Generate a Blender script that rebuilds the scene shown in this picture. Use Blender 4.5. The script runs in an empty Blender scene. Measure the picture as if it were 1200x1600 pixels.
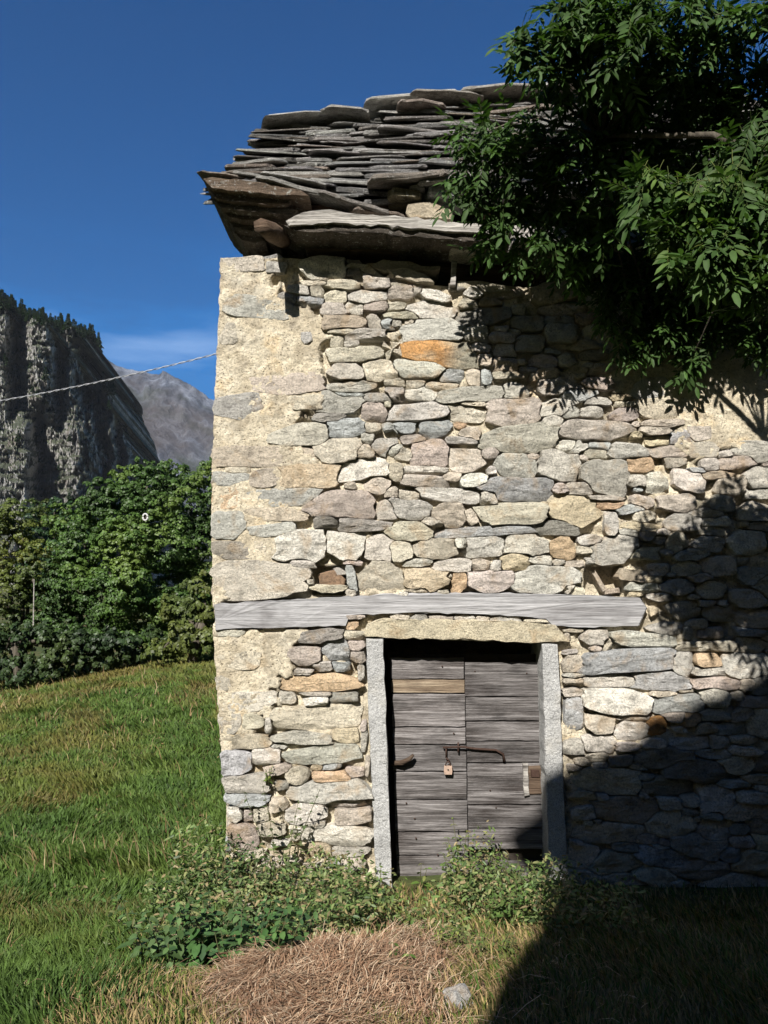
import bpy, math, random
import numpy as np
from mathutils import Vector, Matrix, noise as mn

SC = bpy.context.scene
COL = SC.collection
R = random.Random(7)
NR = np.random.RandomState(11)
rad = math.radians

# ------------------------------------------------------------------ camera, sky, sun, exposure
CX, CY, CZ, PITCH, F = 0.0, -5.8, 2.0, rad(5.0), 1256.0
cam = bpy.data.cameras.new('camera')
cam.sensor_fit = 'VERTICAL'; cam.sensor_height = 36; cam.lens = 36 * F / 1600
cam.clip_start = 0.05; cam.clip_end = 20000
camo = bpy.data.objects.new('camera', cam); COL.objects.link(camo)
camo.location = (CX, CY, CZ); camo.rotation_euler = (rad(90) + PITCH, 0, 0)
SC.camera = camo

SUN = Vector((0.32, 1.0, -0.85)).normalized()
w = bpy.data.worlds.new('World'); SC.world = w; w.use_nodes = True
nt = w.node_tree; N = nt.nodes; L = nt.links
bg = N['Background']
sky = N.new('ShaderNodeTexSky'); sky.sky_type = 'NISHITA'; sky.sun_disc = False
sky.sun_elevation = math.asin(-SUN.z); sky.sun_rotation = math.atan2(-SUN.x, -SUN.y)
sky.altitude = 1400; sky.air_density = 1.0; sky.dust_density = 0.25; sky.ozone_density = 3.5
geo = N.new('ShaderNodeTexCoord'); mp = N.new('ShaderNodeMapping'); mp.inputs['Scale'].default_value = (2.0, 2.0, 9.0)
mp.inputs['Rotation'].default_value = (0, rad(-9), 0)
ns = N.new('ShaderNodeTexNoise'); ns.inputs['Scale'].default_value = 1.6; ns.inputs['Detail'].default_value = 7; ns.inputs['Roughness'].default_value = .55
L.new(geo.outputs['Generated'], mp.inputs['Vector']); L.new(mp.outputs[0], ns.inputs['Vector'])
sx = N.new('ShaderNodeSeparateXYZ'); L.new(geo.outputs['Generated'], sx.inputs[0])
band = N.new('ShaderNodeValToRGB'); band.color_ramp.elements[0].position = .12; band.color_ramp.elements[0].color = (0, 0, 0, 1)
band.color_ramp.elements[1].position = .22; band.color_ramp.elements[1].color = (1, 1, 1, 1)
e = band.color_ramp.elements.new(.29); e.color = (1, 1, 1, 1); e = band.color_ramp.elements.new(.40); e.color = (0, 0, 0, 1)
L.new(sx.outputs['Z'], band.inputs[0])
cr = N.new('ShaderNodeValToRGB'); cr.color_ramp.elements[0].position = .44; cr.color_ramp.elements[1].position = .78
L.new(ns.outputs['Fac'], cr.inputs[0])
mu = N.new('ShaderNodeMath'); mu.operation = 'MULTIPLY'; L.new(band.outputs[0], mu.inputs[0]); L.new(cr.outputs[0], mu.inputs[1])
mu2 = N.new('ShaderNodeMath'); mu2.operation = 'MULTIPLY'; mu2.inputs[1].default_value = .85; L.new(mu.outputs[0], mu2.inputs[0])
mx = N.new('ShaderNodeMix'); mx.data_type = 'RGBA'; L.new(mu2.outputs[0], mx.inputs[0]); L.new(sky.outputs[0], mx.inputs[6])
mx.inputs[7].default_value = (5.2, 6.6, 8.8, 1)
hs = N.new('ShaderNodeHueSaturation'); hs.inputs['Saturation'].default_value = 1.62; hs.inputs['Hue'].default_value = .506; hs.inputs['Value'].default_value = 1.1; L.new(mx.outputs[2], hs.inputs['Color'])
L.new(hs.outputs[0], bg.inputs[0]); bg.inputs[1].default_value = 0.05

sl = bpy.data.lights.new('sun', 'SUN'); sl.energy = 5.0; sl.angle = rad(0.53); sl.color = (1.0, .955, .885)
so = bpy.data.objects.new('sun', sl); COL.objects.link(so); so.rotation_euler = SUN.to_track_quat('-Z', 'Y').to_euler()
so.location = (-3, -8, 12)

SC.render.engine = 'CYCLES'
SC.cycles.max_bounces = 5; SC.cycles.diffuse_bounces = 3; SC.cycles.transparent_max_bounces = 8
SC.view_settings.view_transform = 'Standard'; SC.view_settings.look = 'None'
SC.view_settings.exposure = 0.88; SC.view_settings.gamma = 1.0; SC.view_settings.use_curve_mapping = False

# ------------------------------------------------------------------ helpers
cp, sp = math.cos(PITCH), math.sin(PITCH)
def at(px, py, Y=0.0):
    """the point of the plane y = Y seen at photograph pixel (px, py)"""
    a, b = (px - 600) / F, (800 - py) / F
    k = (Y - CY) / (cp - b * sp)
    return Vector((CX + a * k, Y, CZ + (sp + b * cp) * k))

def nz(p, s=1.0, o=0.0):
    return mn.noise(Vector((p[0] * s + o, p[1] * s + o * .7, p[2] * s - o)))

def tag(o, label=None, cat=None, group=None, kind=None):
    if label: o['label'] = label
    if cat: o['category'] = cat
    if group: o['group'] = group
    if kind: o['kind'] = kind
    return o

def link(name, me, parent=None, loc=None):
    o = bpy.data.objects.new(name, me); COL.objects.link(o)
    if parent is not None: o.parent = parent
    if loc is not None: o.location = loc
    return o

def empty(name, loc, label, cat, group=None):
    o = link(name, None, None, loc); o.empty_display_size = .2
    return tag(o, label, cat, group)

def mesh(name, vs, fs, mat, smooth=True, col=None):
    """vs list/array, fs list of index tuples; col = colour per vertex (n,3)"""
    me = bpy.data.meshes.new(name)
    me.from_pydata([tuple(v) for v in vs], [], [tuple(f) for f in fs]); me.validate()
    if mat: me.materials.append(mat)
    if smooth: me.polygons.foreach_set('use_smooth', [True] * len(me.polygons))
    if col is not None: setcol(me, np.asarray(col))
    return me

def setcol(me, c):
    a = me.color_attributes.new('col', 'FLOAT_COLOR', 'POINT')
    d = np.ones((len(me.vertices), 4), np.float32); d[:, :3] = c
    a.data.foreach_set('color', d.ravel())

def mesh_np(name, V, Fq, mat, col=None, smooth=False):
    """fast mesh: V (n,3), Fq (m,k) faces all of k corners"""
    V = np.asarray(V, np.float32); Fq = np.asarray(Fq, np.int32)
    me = bpy.data.meshes.new(name)
    me.vertices.add(len(V)); me.vertices.foreach_set('co', V.ravel())
    m, k = Fq.shape
    me.loops.add(m * k); me.loops.foreach_set('vertex_index', Fq.ravel())
    me.polygons.add(m); me.polygons.foreach_set('loop_start', np.arange(0, m * k, k, dtype=np.int32))
    me.polygons.foreach_set('loop_total', np.full(m, k, np.int32))
    if smooth: me.polygons.foreach_set('use_smooth', np.ones(m, bool))
    me.update(calc_edges=True)
    if mat: me.materials.append(mat)
    if col is not None: setcol(me, col)
    return me

class MB:
    """collects shapes for one mesh"""
    def __init__(s): s.v = []; s.f = []
    def add(s, vs, fs):
        b = len(s.v); s.v += [Vector(v) for v in vs]; s.f += [tuple(i + b for i in f) for f in fs]
    def box(s, a, b):
        x0, y0, z0 = a; x1, y1, z1 = b
        s.add([(x0, y0, z0), (x1, y0, z0), (x1, y1, z0), (x0, y1, z0), (x0, y0, z1), (x1, y0, z1), (x1, y1, z1), (x0, y1, z1)],
              [(0, 3, 2, 1), (4, 5, 6, 7), (0, 1, 5, 4), (1, 2, 6, 5), (2, 3, 7, 6), (3, 0, 4, 7)])
    def tube(s, pts, rs, n=8, cap=True, rough=0.0, seed=0):
        pts = [Vector(p) for p in pts]; rings = []
        for i, p in enumerate(pts):
            t = (pts[min(i + 1, len(pts) - 1)] - pts[max(i - 1, 0)]).normalized()
            u = t.cross(Vector((0, 0, 1)))
            if u.length < .05: u = t.cross(Vector((1, 0, 0)))
            u.normalize(); q = t.cross(u)
            r = rs[i] if hasattr(rs, '__len__') else rs
            ring = []
            for k in range(n):
                a = 2 * math.pi * k / n
                rr = r * (1 + rough * nz((p.x * 3 + math.cos(a) * 2 + seed, p.y * 3 + math.sin(a) * 2, p.z * 3), 1.3))
                ring.append(p + u * (rr * math.cos(a)) + q * (rr * math.sin(a)))
            rings.append(ring)
        vs = [v for r_ in rings for v in r_]; fs = []
        for i in range(len(pts) - 1):
            for k in range(n):
                k2 = (k + 1) % n
                fs.append((i * n + k, i * n + k2, (i + 1) * n + k2, (i + 1) * n + k))
        if cap:
            fs.append(tuple(range(n))[::-1]); fs.append(tuple((len(pts) - 1) * n + k for k in range(n)))
        s.add(vs, fs)
    def build(s, name, mat, parent=None, smooth=False, loc=None, col=None):
        if loc is not None:
            l = Vector(loc); vs = [v - l for v in s.v]
        else: vs = s.v
        me = mesh(name, vs, s.f, mat, smooth, None if col is None else np.tile(col, (len(vs), 1)))
        return link(name, me, parent, loc)

# ---- node material helper
class Mat:
    def __init__(s, name, rough=.85):
        s.m = bpy.data.materials.new(name); s.m.use_nodes = True
        s.n = s.m.node_tree.nodes; s.l = s.m.node_tree.links
        s.b = s.n['Principled BSDF']; s.b.inputs['Roughness'].default_value = rough
        s.b.inputs['Specular IOR Level'].default_value = .25
        s.pos = s.n.new('ShaderNodeNewGeometry').outputs['Position']
        s.h = None
    def obj(s):
        s.pos = s.n.new('ShaderNodeTexCoord').outputs['Object']; return s
    def map(s, scale, rot=(0, 0, 0), src=None):
        m = s.n.new('ShaderNodeMapping'); m.inputs['Scale'].default_value = scale; m.inputs['Rotation'].default_value = rot
        s.l.new(src or s.pos, m.inputs[0]); return m.outputs[0]
    def noise(s, scale, detail=5, rough=.55, vec=None, dist=0):
        t = s.n.new('ShaderNodeTexNoise'); t.inputs['Scale'].default_value = scale; t.inputs['Detail'].default_value = detail
        t.inputs['Roughness'].default_value = rough; t.inputs['Distortion'].default_value = dist
        s.l.new(vec or s.pos, t.inputs['Vector']); return t.outputs['Fac']
    def vor(s, scale, vec=None, out='Distance', feat='F1'):
        t = s.n.new('ShaderNodeTexVoronoi'); t.feature = feat; t.inputs['Scale'].default_value = scale
        s.l.new(vec or s.pos, t.inputs['Vector']); return t.outputs[out]
    def ramp(s, fac, stops):
        r = s.n.new('ShaderNodeValToRGB'); el = r.color_ramp.elements
        while len(el) < len(stops): el.new(.5)
        for e_, (p, c) in zip(el, stops):
            e_.position = p; e_.color = (c, c, c, 1) if not hasattr(c, '__len__') else (*c, 1)
        s.l.new(fac, r.inputs[0]); return r.outputs[0]
    def mix(s, fac, a, b, mode='MIX'):
        m = s.n.new('ShaderNodeMix'); m.data_type = 'RGBA'; m.blend_type = mode
        for ix, v in ((0, fac), (6, a), (7, b)):
            sock = m.inputs[ix]
            if isinstance(v, (int, float)): sock.default_value = v if ix == 0 else (v, v, v, 1)
            elif hasattr(v, '__len__'): sock.default_value = (*v, 1)
            else: s.l.new(v, sock)
        return m.outputs[2]
    def math(s, op, a, b=0.0):
        m = s.n.new('ShaderNodeMath'); m.operation = op
        for i, v in enumerate((a, b)):
            if isinstance(v, (int, float)): m.inputs[i].default_value = v
            else: s.l.new(v, m.inputs[i])
        return m.outputs[0]
    def attr(s, name='col'):
        a = s.n.new('ShaderNodeAttribute'); a.attribute_name = name; return a.outputs['Color']
    def rnd(s):
        return s.n.new('ShaderNodeObjectInfo').outputs['Random']
    def bump(s, h, dist, strength=1.0):
        b = s.n.new('ShaderNodeBump'); b.inputs['Distance'].default_value = dist; b.inputs['Strength'].default_value = strength
        s.l.new(h, b.inputs['Height'])
        if s.h is not None: s.l.new(s.h, b.inputs['Normal'])
        s.h = b.outputs[0]; s.l.new(s.h, s.b.inputs['Normal'])
    def color(s, c):
        if hasattr(c, '__len__'): s.b.inputs['Base Color'].default_value = (*c, 1)
        else: s.l.new(c, s.b.inputs['Base Color'])
        return s
    def translucent(s, c, f=.35):
        t = s.n.new('ShaderNodeBsdfTranslucent'); s.l.new(c, t.inputs[0])
        m = s.n.new('ShaderNodeMixShader'); m.inputs[0].default_value = f
        o = s.n['Material Output']
        s.l.new(s.b.outputs[0], m.inputs[1]); s.l.new(t.outputs[0], m.inputs[2]); s.l.new(m.outputs[0], o.inputs[0])

# ---- stone: base colour from the attribute, stains, lichen, grain
def stone_mat(name, strata=.5, stain=(.46, .31, .16), stainamt=.55, lich=.35, layers=False):
    m = Mat(name, .9); c = m.attr()
    big = m.noise(9, 6, .6); c = m.mix(1.0, c, m.ramp(big, [(.30, .58), (.46, 1.0), (.70, 1.2)]), 'MULTIPLY')
    fine = m.noise(70, 6, .8); c = m.mix(m.ramp(m.noise(6.5, 4), [(.38, .45), (.62, 1.0)]), c, m.ramp(fine, [(.36, .38), (.48, .96), (.62, 1.35)]), 'MULTIPLY')
    st = m.ramp(m.noise(5.3, 5, .6, dist=.6), [(.54, 0.0), (.70, stainamt)]); c = m.mix(st, c, stain)
    li = m.ramp(m.noise(23, 5, .65), [(.60, 0.0), (.70, lich)]); c = m.mix(li, c, (.52, .52, .47))
    dk = m.ramp(m.noise(31, 5, .7, vec=m.map((1, 1, 1.7))), [(.30, .6), (.40, 0.0)]); c = m.mix(dk, c, (.10, .095, .085))
    pv = m.ramp(m.vor(150), [(.0, .55), (.22, 0.0)]); c = m.mix(pv, c, (.09, .08, .07))
    if layers:
        ly = m.noise(1.0, 6, .75, vec=m.map((5, 5, 95)), dist=.3); c = m.mix(1.0, c, m.ramp(ly, [(.33, .35), (.47, 1.0), (.66, 1.45)]), 'MULTIPLY')
        fl = m.ramp(m.noise(38, 6, .75), [(.60, 0.0), (.66, .8)]); c = m.mix(fl, c, (.60, .60, .57)); m.bump(ly, .03, 1.0)
    m.color(c)
    m.bump(m.noise(17, 7, .68, vec=m.map((1, 1, 1.5), (0, rad(12), 0))), .04 * (1 + strata), .9)
    m.bump(fine, .016, 1.0)
    return m.m

M = {}
M['stone'] = stone_mat('field_stone')
M['slate'] = stone_mat('roof_slate', .2, (.20, .16, .12), .35, .9, True)

def mortar_mat():
    m = Mat('lime_mortar', .95)
    n1 = m.noise(4.2, 6, .6)
    c = m.ramp(n1, [(.25, (.52, .46, .36)), (.42, (.68, .59, .43)), (.55, (.78, .70, .54)), (.66, (.72, .58, .38)), (.8, (.72, .66, .55))])
    f = m.noise(55, 6, .8); c = m.mix(1.0, c, m.ramp(f, [(.34, .42), (.46, .96), (.66, 1.25)]), 'MULTIPLY')
    gr = m.ramp(m.noise(2.3, 4), [(.54, 0.0), (.68, .5)]); c = m.mix(gr, c, (.52, .50, .44))
    peb = m.vor(110); vp = m.vor(40, vec=m.map((1, 1, 1.25)))
    pit = m.math('ADD', vp, m.math('MULTIPLY', m.noise(17, 5, .7), .55)); c = m.mix(m.ramp(pit, [(.37, .9), (.47, 0.0)]), c, (.15, .11, .07))
    joint = m.ramp(m.noise(8.0, 4, .6), [(.35, .55), (.55, 0.0)]); c = m.mix(joint, c, (.30, .25, .18))
    m.color(c)
    m.bump(m.noise(15, 7, .65), .05, 1.0)
    m.bump(m.ramp(pit, [(.34, 0.0), (.48, 1.0)]), .022, 1.0)
    m.bump(m.ramp(peb, [(.0, 1.0), (.4, 0.0)]), .010, .7)
    m.bump(f, .016, 1.0)
    return m.m
M['mortar'] = mortar_mat()

def wood_mat(name, base, dark, light, along='x', scale=1.0, streak=.6, rough=.85):
    m = Mat(name, rough)
    s = {'x': (1.1, 14, 26), 'y': (14, 1.1, 26), 'z': (16, 16, 1.1)}[along]
    s = tuple(v * scale for v in s)
    off = m.n.new('ShaderNodeVectorMath'); off.operation = 'ADD'
    cmb = m.n.new('ShaderNodeCombineXYZ'); r10 = m.math('MULTIPLY', m.rnd(), 37.0)
    for i in range(3): m.l.new(r10, cmb.inputs[i])
    m.l.new(m.pos, off.inputs[0]); m.l.new(cmb.outputs[0], off.inputs[1])
    v = off.outputs[0]
    g = m.noise(1.0, 7, .62, vec=m.map(s, src=v), dist=.5)
    g2 = m.noise(3.2, 6, .7, vec=m.map(s, src=v))
    big = m.noise(1.0, 4, .6, vec=m.map((1.6, 4, 5), src=v))
    c = m.ramp(g, [(.28, dark), (.5, base), (.72, light)])
    c = m.mix(m.ramp(big, [(.35, 0.0), (.65, streak)]), c, m.ramp(g2, [(.3, base), (.7, light)]))
    c = m.mix(m.ramp(m.noise(1.3, 3, .6, vec=m.map((3, 3, 5), src=v)), [(.55, 0.0), (.75, .6)]), c, dark)
    c = m.mix(1.0, c, m.ramp(g2, [(.25, .55), (.5, 1.0), (.7, 1.15)]), 'MULTIPLY')
    tint = m.ramp(m.rnd(), [(.0, .72), (1.0, 1.25)]); c = m.mix(1.0, c, tint, 'MULTIPLY')
    m.color(c); m.bump(g2, .012, .9); m.bump(g, .02, .7)
    return m.m
M['door'] = wood_mat('weathered_door_planks', (.066, .056, .052), (.013, .011, .010), (.36, .34, .335), 'x', 1.0, .8, .5)
M['door_light'] = wood_mat('patched_plank', (.17, .125, .085), (.05, .032, .022), (.40, .33, .24), 'x')
M['beam'] = wood_mat('silvered_beam', (.36, .355, .36), (.15, .14, .14), (.58, .575, .58), 'x', .8, .5)
M['oldwood'] = wood_mat('old_brown_timber', (.085, .055, .036), (.025, .017, .012), (.17, .125, .09), 'x', .9, .5)
M['eave'] = wood_mat('silvered_eave_board', (.25, .235, .215), (.06, .05, .045), (.46, .44, .40), 'x', 1.1, .5)
M['post'] = wood_mat('bark', (.07, .06, .045), (.025, .02, .015), (.13, .115, .09), 'z', 1.0, .4)

def granite_mat():
    m = Mat('granite', .85)
    v = m.vor(240, out='Color'); bw = m.n.new('ShaderNodeRGBToBW'); m.l.new(v, bw.inputs[0])
    c = m.ramp(bw.outputs[0], [(.15, (.20, .20, .20)), (.4, (.35, .35, .345)), (.65, (.43, .43, .42)), (.9, (.54, .54, .52))])
    c = m.mix(1.0, c, m.ramp(m.noise(7, 5), [(.3, .78), (.7, 1.12)]), 'MULTIPLY')
    c = m.mix(m.ramp(m.noise(3, 5), [(.55, 0.0), (.75, .35)]), c, (.42, .37, .28))
    m.color(c); m.bump(m.noise(40, 6, .7), .02, .9); m.bump(m.noise(9, 4), .03, .6); return m.m
M['granite'] = granite_mat()

def simple(name, c, rough=.6, metal=0.0, var=.35, ns_=30, bmp=.004):
    m = Mat(name, rough); n = m.noise(ns_, 5, .65)
    m.color(m.mix(1.0, m.mix(0.0, c, c), m.ramp(n, [(.3, 1 - var), (.7, 1 + var)]), 'MULTIPLY'))
    m.b.inputs['Metallic'].default_value = metal; m.bump(n, bmp, .8); return m.m
M['iron'] = simple('rusty_iron', (.055, .032, .024), .7, .3)
M['brass'] = simple('dull_brass', (.50, .36, .28), .45, .35, .3)
M['dark'] = simple('dark_inside', (.035, .028, .022), .95)
M['white'] = simple('white_enamel', (.45, .45, .44), .5, 0, .1)
M['rope'] = simple('pale_cable', (.40, .41, .43), .7, 0, .25)
M['rope2'] = simple('grey_cable', (.22, .23, .25), .7, 0, .25)
M['deck'] = simple('roof_underside', (.07, .045, .03), .95, 0, .4, 12)
M['plaster_far'] = simple('grey_render', (.28, .26, .23), .95, 0, .2, 3)

def leaf_mat(name, tr=.35, rough=.45, objvar=False, spec=.35):
    m = Mat(name, rough); c = m.attr(); m.b.inputs['Specular IOR Level'].default_value = spec
    if objvar:
        c = m.mix(1.0, c, m.ramp(m.rnd(), [(0, (.72, .8, .7)), (.6, (1.0, 1.0, 1.0)), (1, (1.5, 1.3, 1.0))]), 'MULTIPLY')
    c = m.mix(1.0, c, m.ramp(m.noise(25, 3), [(.3, .8), (.7, 1.2)]), 'MULTIPLY')
    m.color(c)
    t = m.mix(1.0, c, (1.2, 1.35, .6), 'MULTIPLY'); m.translucent(t, tr); return m.m
M['leaf'] = leaf_mat('ash_leaf', .3, .6, True, .22)
M['grass'] = leaf_mat('grass_blade', .3, .6, False, .2)
M['weed'] = leaf_mat('weed_leaf', .25, .5, False)
M['tree'] = leaf_mat('broad_leaf', .3, .5, False)
M['straw'] = leaf_mat('dry_straw', .1, .7, False, .15)

def soil_mat():
    m = Mat('meadow_soil', .95)
    a = m.noise(.5, 5, .6); b = m.noise(6, 6, .65)
    c = m.ramp(a, [(.35, (.035, .055, .015)), (.5, (.06, .07, .02)), (.62, (.11, .085, .035))])
    c = m.mix(1.0, c, m.ramp(b, [(.3, .5), (.7, 1.4)]), 'MULTIPLY')
    m.color(c); m.bump(b, .05, 1.0); return m.m
M['soil'] = soil_mat()

# ------------------------------------------------------------------ ground
def smooth(a, b, t):
    t = min(1, max(0, (t - a) / (b - a))); return t * t * (3 - 2 * t)
def gz(x, y):
    z = -0.10
    z += 0.52 * smooth(0.1, -3.2, y) if y < .1 else 0
    z += -0.02 * max(0, min(-x - 1.2, 8)) * smooth(-4, 4, y)
    if y > 3: z += .012 * min(y - 3, 12) * smooth(-9, -2, x) - .03 * max(0, min(-x - 5, 6)) * smooth(3, 10, y)
    z += .55 * smooth(-10, -3.8, x) * smooth(2, 15, y) - .25 * smooth(2, 15, y)
    r = math.hypot(x, y)
    if r < 60: z += .05 * mn.noise(Vector((x * .5, y * .5, 3))) + .025 * mn.noise(Vector((x * 1.9, y * 1.9, 7)))
    return z
xs = np.concatenate([-np.geomspace(14, 2700, 22)[::-1], np.arange(-13.8, 8.01, .22), np.geomspace(9, 2700, 20)])
ys = np.concatenate([-np.geomspace(9, 2700, 18)[::-1], np.arange(-8.6, 24.01, .25), np.geomspace(25.5, 2700, 22)])
gv = [(x, y, gz(x, y)) for y in ys for x in xs]; nx = len(xs)
gf = [(j * nx + i, j * nx + i + 1, (j + 1) * nx + i + 1, (j + 1) * nx + i) for j in range(len(ys) - 1) for i in range(nx - 1)]
tag(link('ground', mesh('ground', gv, gf, M['soil'])), 'grassy ground sloping away from the barn', None, None, 'structure')

# ------------------------------------------------------------------ stone field (front wall) laid out stone by stone
CC = {'c': (.62, .56, .45), 'g': (.54, .51, .445), 'b': (.45, .46, .445), 'p': (.54, .475, .41), 'o': (.60, .44, .29),
      'y': (.62, .53, .37), 'd': (.32, .30, .265), 'w': (.68, .645, .57), 'O': (.60, .32, .13), 't': (.54, .45, .34), 'W': (.78, .735, .64)}
ST = []   # [cx, cy, a, b, rot, colour, listed, kind]
def tile(x0, y0, k, rows):
    for r_ in rows.split(';'):
        r_ = r_.split()
        if not r_: continue
        a, b, c, d = map(float, r_[:4]); col = r_[4]; rot = float(r_[5]) if len(r_) > 5 else 0
        ST.append([x0 + (a + c) / 2 / k, y0 + (b + d) / 2 / k, (c - a) / 2 / k, (d - b) / 2 / k, rad(rot), col, 1])
tile(320, 380, 4, '''95 98 370 185 g 3;380 125 505 190 b;600 95 880 240 W 3;870 92 1060 130 d;870 125 1170 165 c;765 235 960 300 c;750 295 885 380 c;
610 240 760 272 c;665 268 745 345 c;905 300 1130 385 g;1000 195 1145 290 g;150 345 520 465 b -8;85 500 200 630 g;600 560 670 630 b;730 378 930 470 g -8;
755 450 1025 545 t;1010 450 1100 540 p;860 370 990 445 g;1095 475 1200 550 b;875 548 1160 612 g;775 540 960 580 c;1000 375 1200 430 p;790 575 870 660 c;
870 610 960 670 g;780 655 1120 745 c;1120 625 1230 720 c;765 758 990 855 g;1000 735 1220 865 c;330 815 720 945 p 6;740 865 1060 938 g;790 935 1010 975 b;
990 935 1190 1000 d;60 955 350 1105 b 4;720 925 990 1060 g;990 1000 1140 1115 p;540 955 740 1040 c;1000 1125 1100 1200 c;1110 1120 1230 1190 b''')
tile(320, 660, 4, '''420 10 775 145 g 5;760 -15 1005 95 b;50 155 680 278 c;680 100 975 258 c 4;975 70 1055 140 g;1040 105 1200 212 g;945 145 1060 230 c;
40 312 280 408 b;290 292 475 410 p;480 262 835 410 y 2;835 222 1145 352 w 6;140 282 280 320 c;40 412 235 540 o;215 412 690 525 b 3;975 335 1160 450 c;
870 368 945 420 c;650 425 1060 590 p;1065 482 1210 600 g;40 565 245 720 b;285 635 560 712 b 5;690 585 830 660 d;840 605 1165 682 g;260 535 640 615 c;
45 742 310 855 d;440 675 750 865 W;765 685 995 862 w;1000 705 1200 865 g;540 855 690 915 g;45 865 650 1105 w 3;950 872 1245 1062 c;
665 1015 880 1065 c;640 980 685 1020 g;885 890 945 1045 b 8;300 740 450 840 c''')
tile(600, 400, 4, '''0 55 190 140 c -12;15 195 200 270 p;180 182 235 245 g;220 225 410 292 w -10;0 292 130 348 c;150 288 450 400 w;450 325 780 438 d;
0 355 210 400 c;0 402 110 460 g;110 395 490 538 w;470 445 650 545 g;120 395 200 440 c;0 472 110 530 c;110 525 570 698 O -3;0 542 108 640 c;
540 545 660 600 w;575 622 665 690 c;0 645 380 760 g;360 708 505 795 b;505 702 600 808 c;600 702 670 808 b 20;670 722 900 768 c;680 640 830 735 t;
0 772 130 828 c;135 785 250 850 c;0 825 130 905 g;120 818 330 910 w 5;260 790 450 850 c;335 820 780 922 g 3;45 928 420 1028 w 2;0 905 45 950 c;
410 930 640 1038 c;480 915 640 948 c;640 905 970 1058 p;0 1032 185 1115 b;225 1025 430 1130 b 12;435 1040 510 1085 o;465 1072 605 1160 c;
590 1062 1060 1238 g;380 1135 590 1180 g;740 800 900 900 g;930 175 1200 300 t;600 275 730 320 t;790 310 880 370 g;800 380 1000 470 d;820 500 1000 600 g;
1010 420 1200 540 g;900 620 1080 700 p;1090 600 1200 700 c;960 770 1150 870 g;980 900 1200 1000 g''')
tile(600, 660, 4, '''0 138 118 215 g;178 112 400 288 p;62 162 178 240 c;412 168 628 308 c;600 150 728 228 p;880 190 975 240 p;690 192 950 343 g;
960 180 1205 365 g;1080 118 1250 203 w;30 262 120 370 c;110 325 380 408 p;120 272 390 328 w;370 312 480 370 c;480 322 645 402 W;240 412 600 503 w -4;
600 428 705 525 g;610 352 1080 493 b -3;1030 382 1180 450 p;0 402 88 470 c;90 420 215 500 c;0 482 285 603 g;290 502 503 648 c;510 542 580 640 c 12;
580 508 1010 638 c 2;1015 458 1350 648 y -5;240 592 375 650 p;10 622 303 743 c;340 652 925 713 b 3;920 612 1200 703 d;0 732 178 868 c;
185 722 445 853 c 5;440 722 520 790 W;500 718 740 838 w;760 698 1020 843 g -4;1030 712 1190 865 o;120 852 308 905 g;298 857 545 938 g;550 852 655 930 c;
732 802 920 938 y -6;660 862 730 938 W;890 822 1040 888 w;128 912 412 1055 y;420 942 520 1060 o;525 922 820 1060 p;815 897 1212 1068 w;
130 1037 280 1064 c;1130 1012 1200 1070 w;382 942 430 980 c;1040 852 1130 900 g;1132 862 1260 905 c''')
tile(880, 560, 3.75, '''0 372 400 473 g;90 282 225 350 w;0 272 90 352 g;270 292 430 380 p;300 252 420 290 c;400 125 600 240 b;430 245 740 358 c;290 135 400 210 c;
450 362 690 408 c;480 457 622 525 y;460 402 640 458 p;620 412 750 500 b -10;0 487 140 568 w;145 492 285 540 b;115 532 250 585 c;255 502 500 588 w;
500 507 730 578 p;370 582 520 665 o;600 582 715 640 p;120 612 370 798 g;0 727 160 798 p;140 802 340 835 p;185 837 340 885 o;240 902 320 1040 g;
90 1032 230 1100 g;480 672 600 790 w;640 662 820 780 W -15;70 1102 170 1150 c;170 1042 420 1198 g 8;960 1012 1170 1150 W;800 592 900 660 g;440 1012 530 1070 p;
610 1022 730 1140 c;720 402 860 490 g;740 492 900 580 g;900 700 1050 800 c;1060 640 1200 760 g;850 800 1000 900 g;1020 840 1200 950 c;560 800 760 900 p;
600 910 800 1010 g;760 1040 930 1130 g''')
tile(880, 860, 3.75, '''0 202 120 263 c;0 482 40 545 c;0 457 110 480 c;100 467 260 553 g;270 482 640 573 w -4;230 512 290 590 c;0 577 80 610 g;0 612 118 713 c;
110 577 640 713 b 6;120 717 440 800 g;0 717 125 743 g;0 747 118 790 c;420 702 720 825 b -4;640 602 760 750 g;770 602 920 683 o;760 685 950 730 g;
935 602 1200 750 w -8;760 737 1025 810 p;1030 752 1110 820 c;120 802 510 958 W -2;510 822 660 860 c;660 812 760 840 c;0 802 115 855 p;15 862 115 1048 b;
520 842 800 950 b 4;800 792 960 915 w;980 822 1060 880 g;120 962 290 1070 c;310 962 500 1000 g;300 1002 480 1110 w;500 972 610 1080 O;700 952 800 1030 o;
0 1102 120 1190 g;122 1082 300 1180 g;690 532 1000 590 c;700 432 760 520 g;1020 512 1200 600 c;640 60 800 150 g;820 40 1000 150 c;1020 90 1190 200 b;
560 170 760 260 g;780 180 960 280 c;980 230 1180 330 g;600 300 800 400 c;820 330 1000 420 g;1020 350 1200 460 c''')
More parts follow.
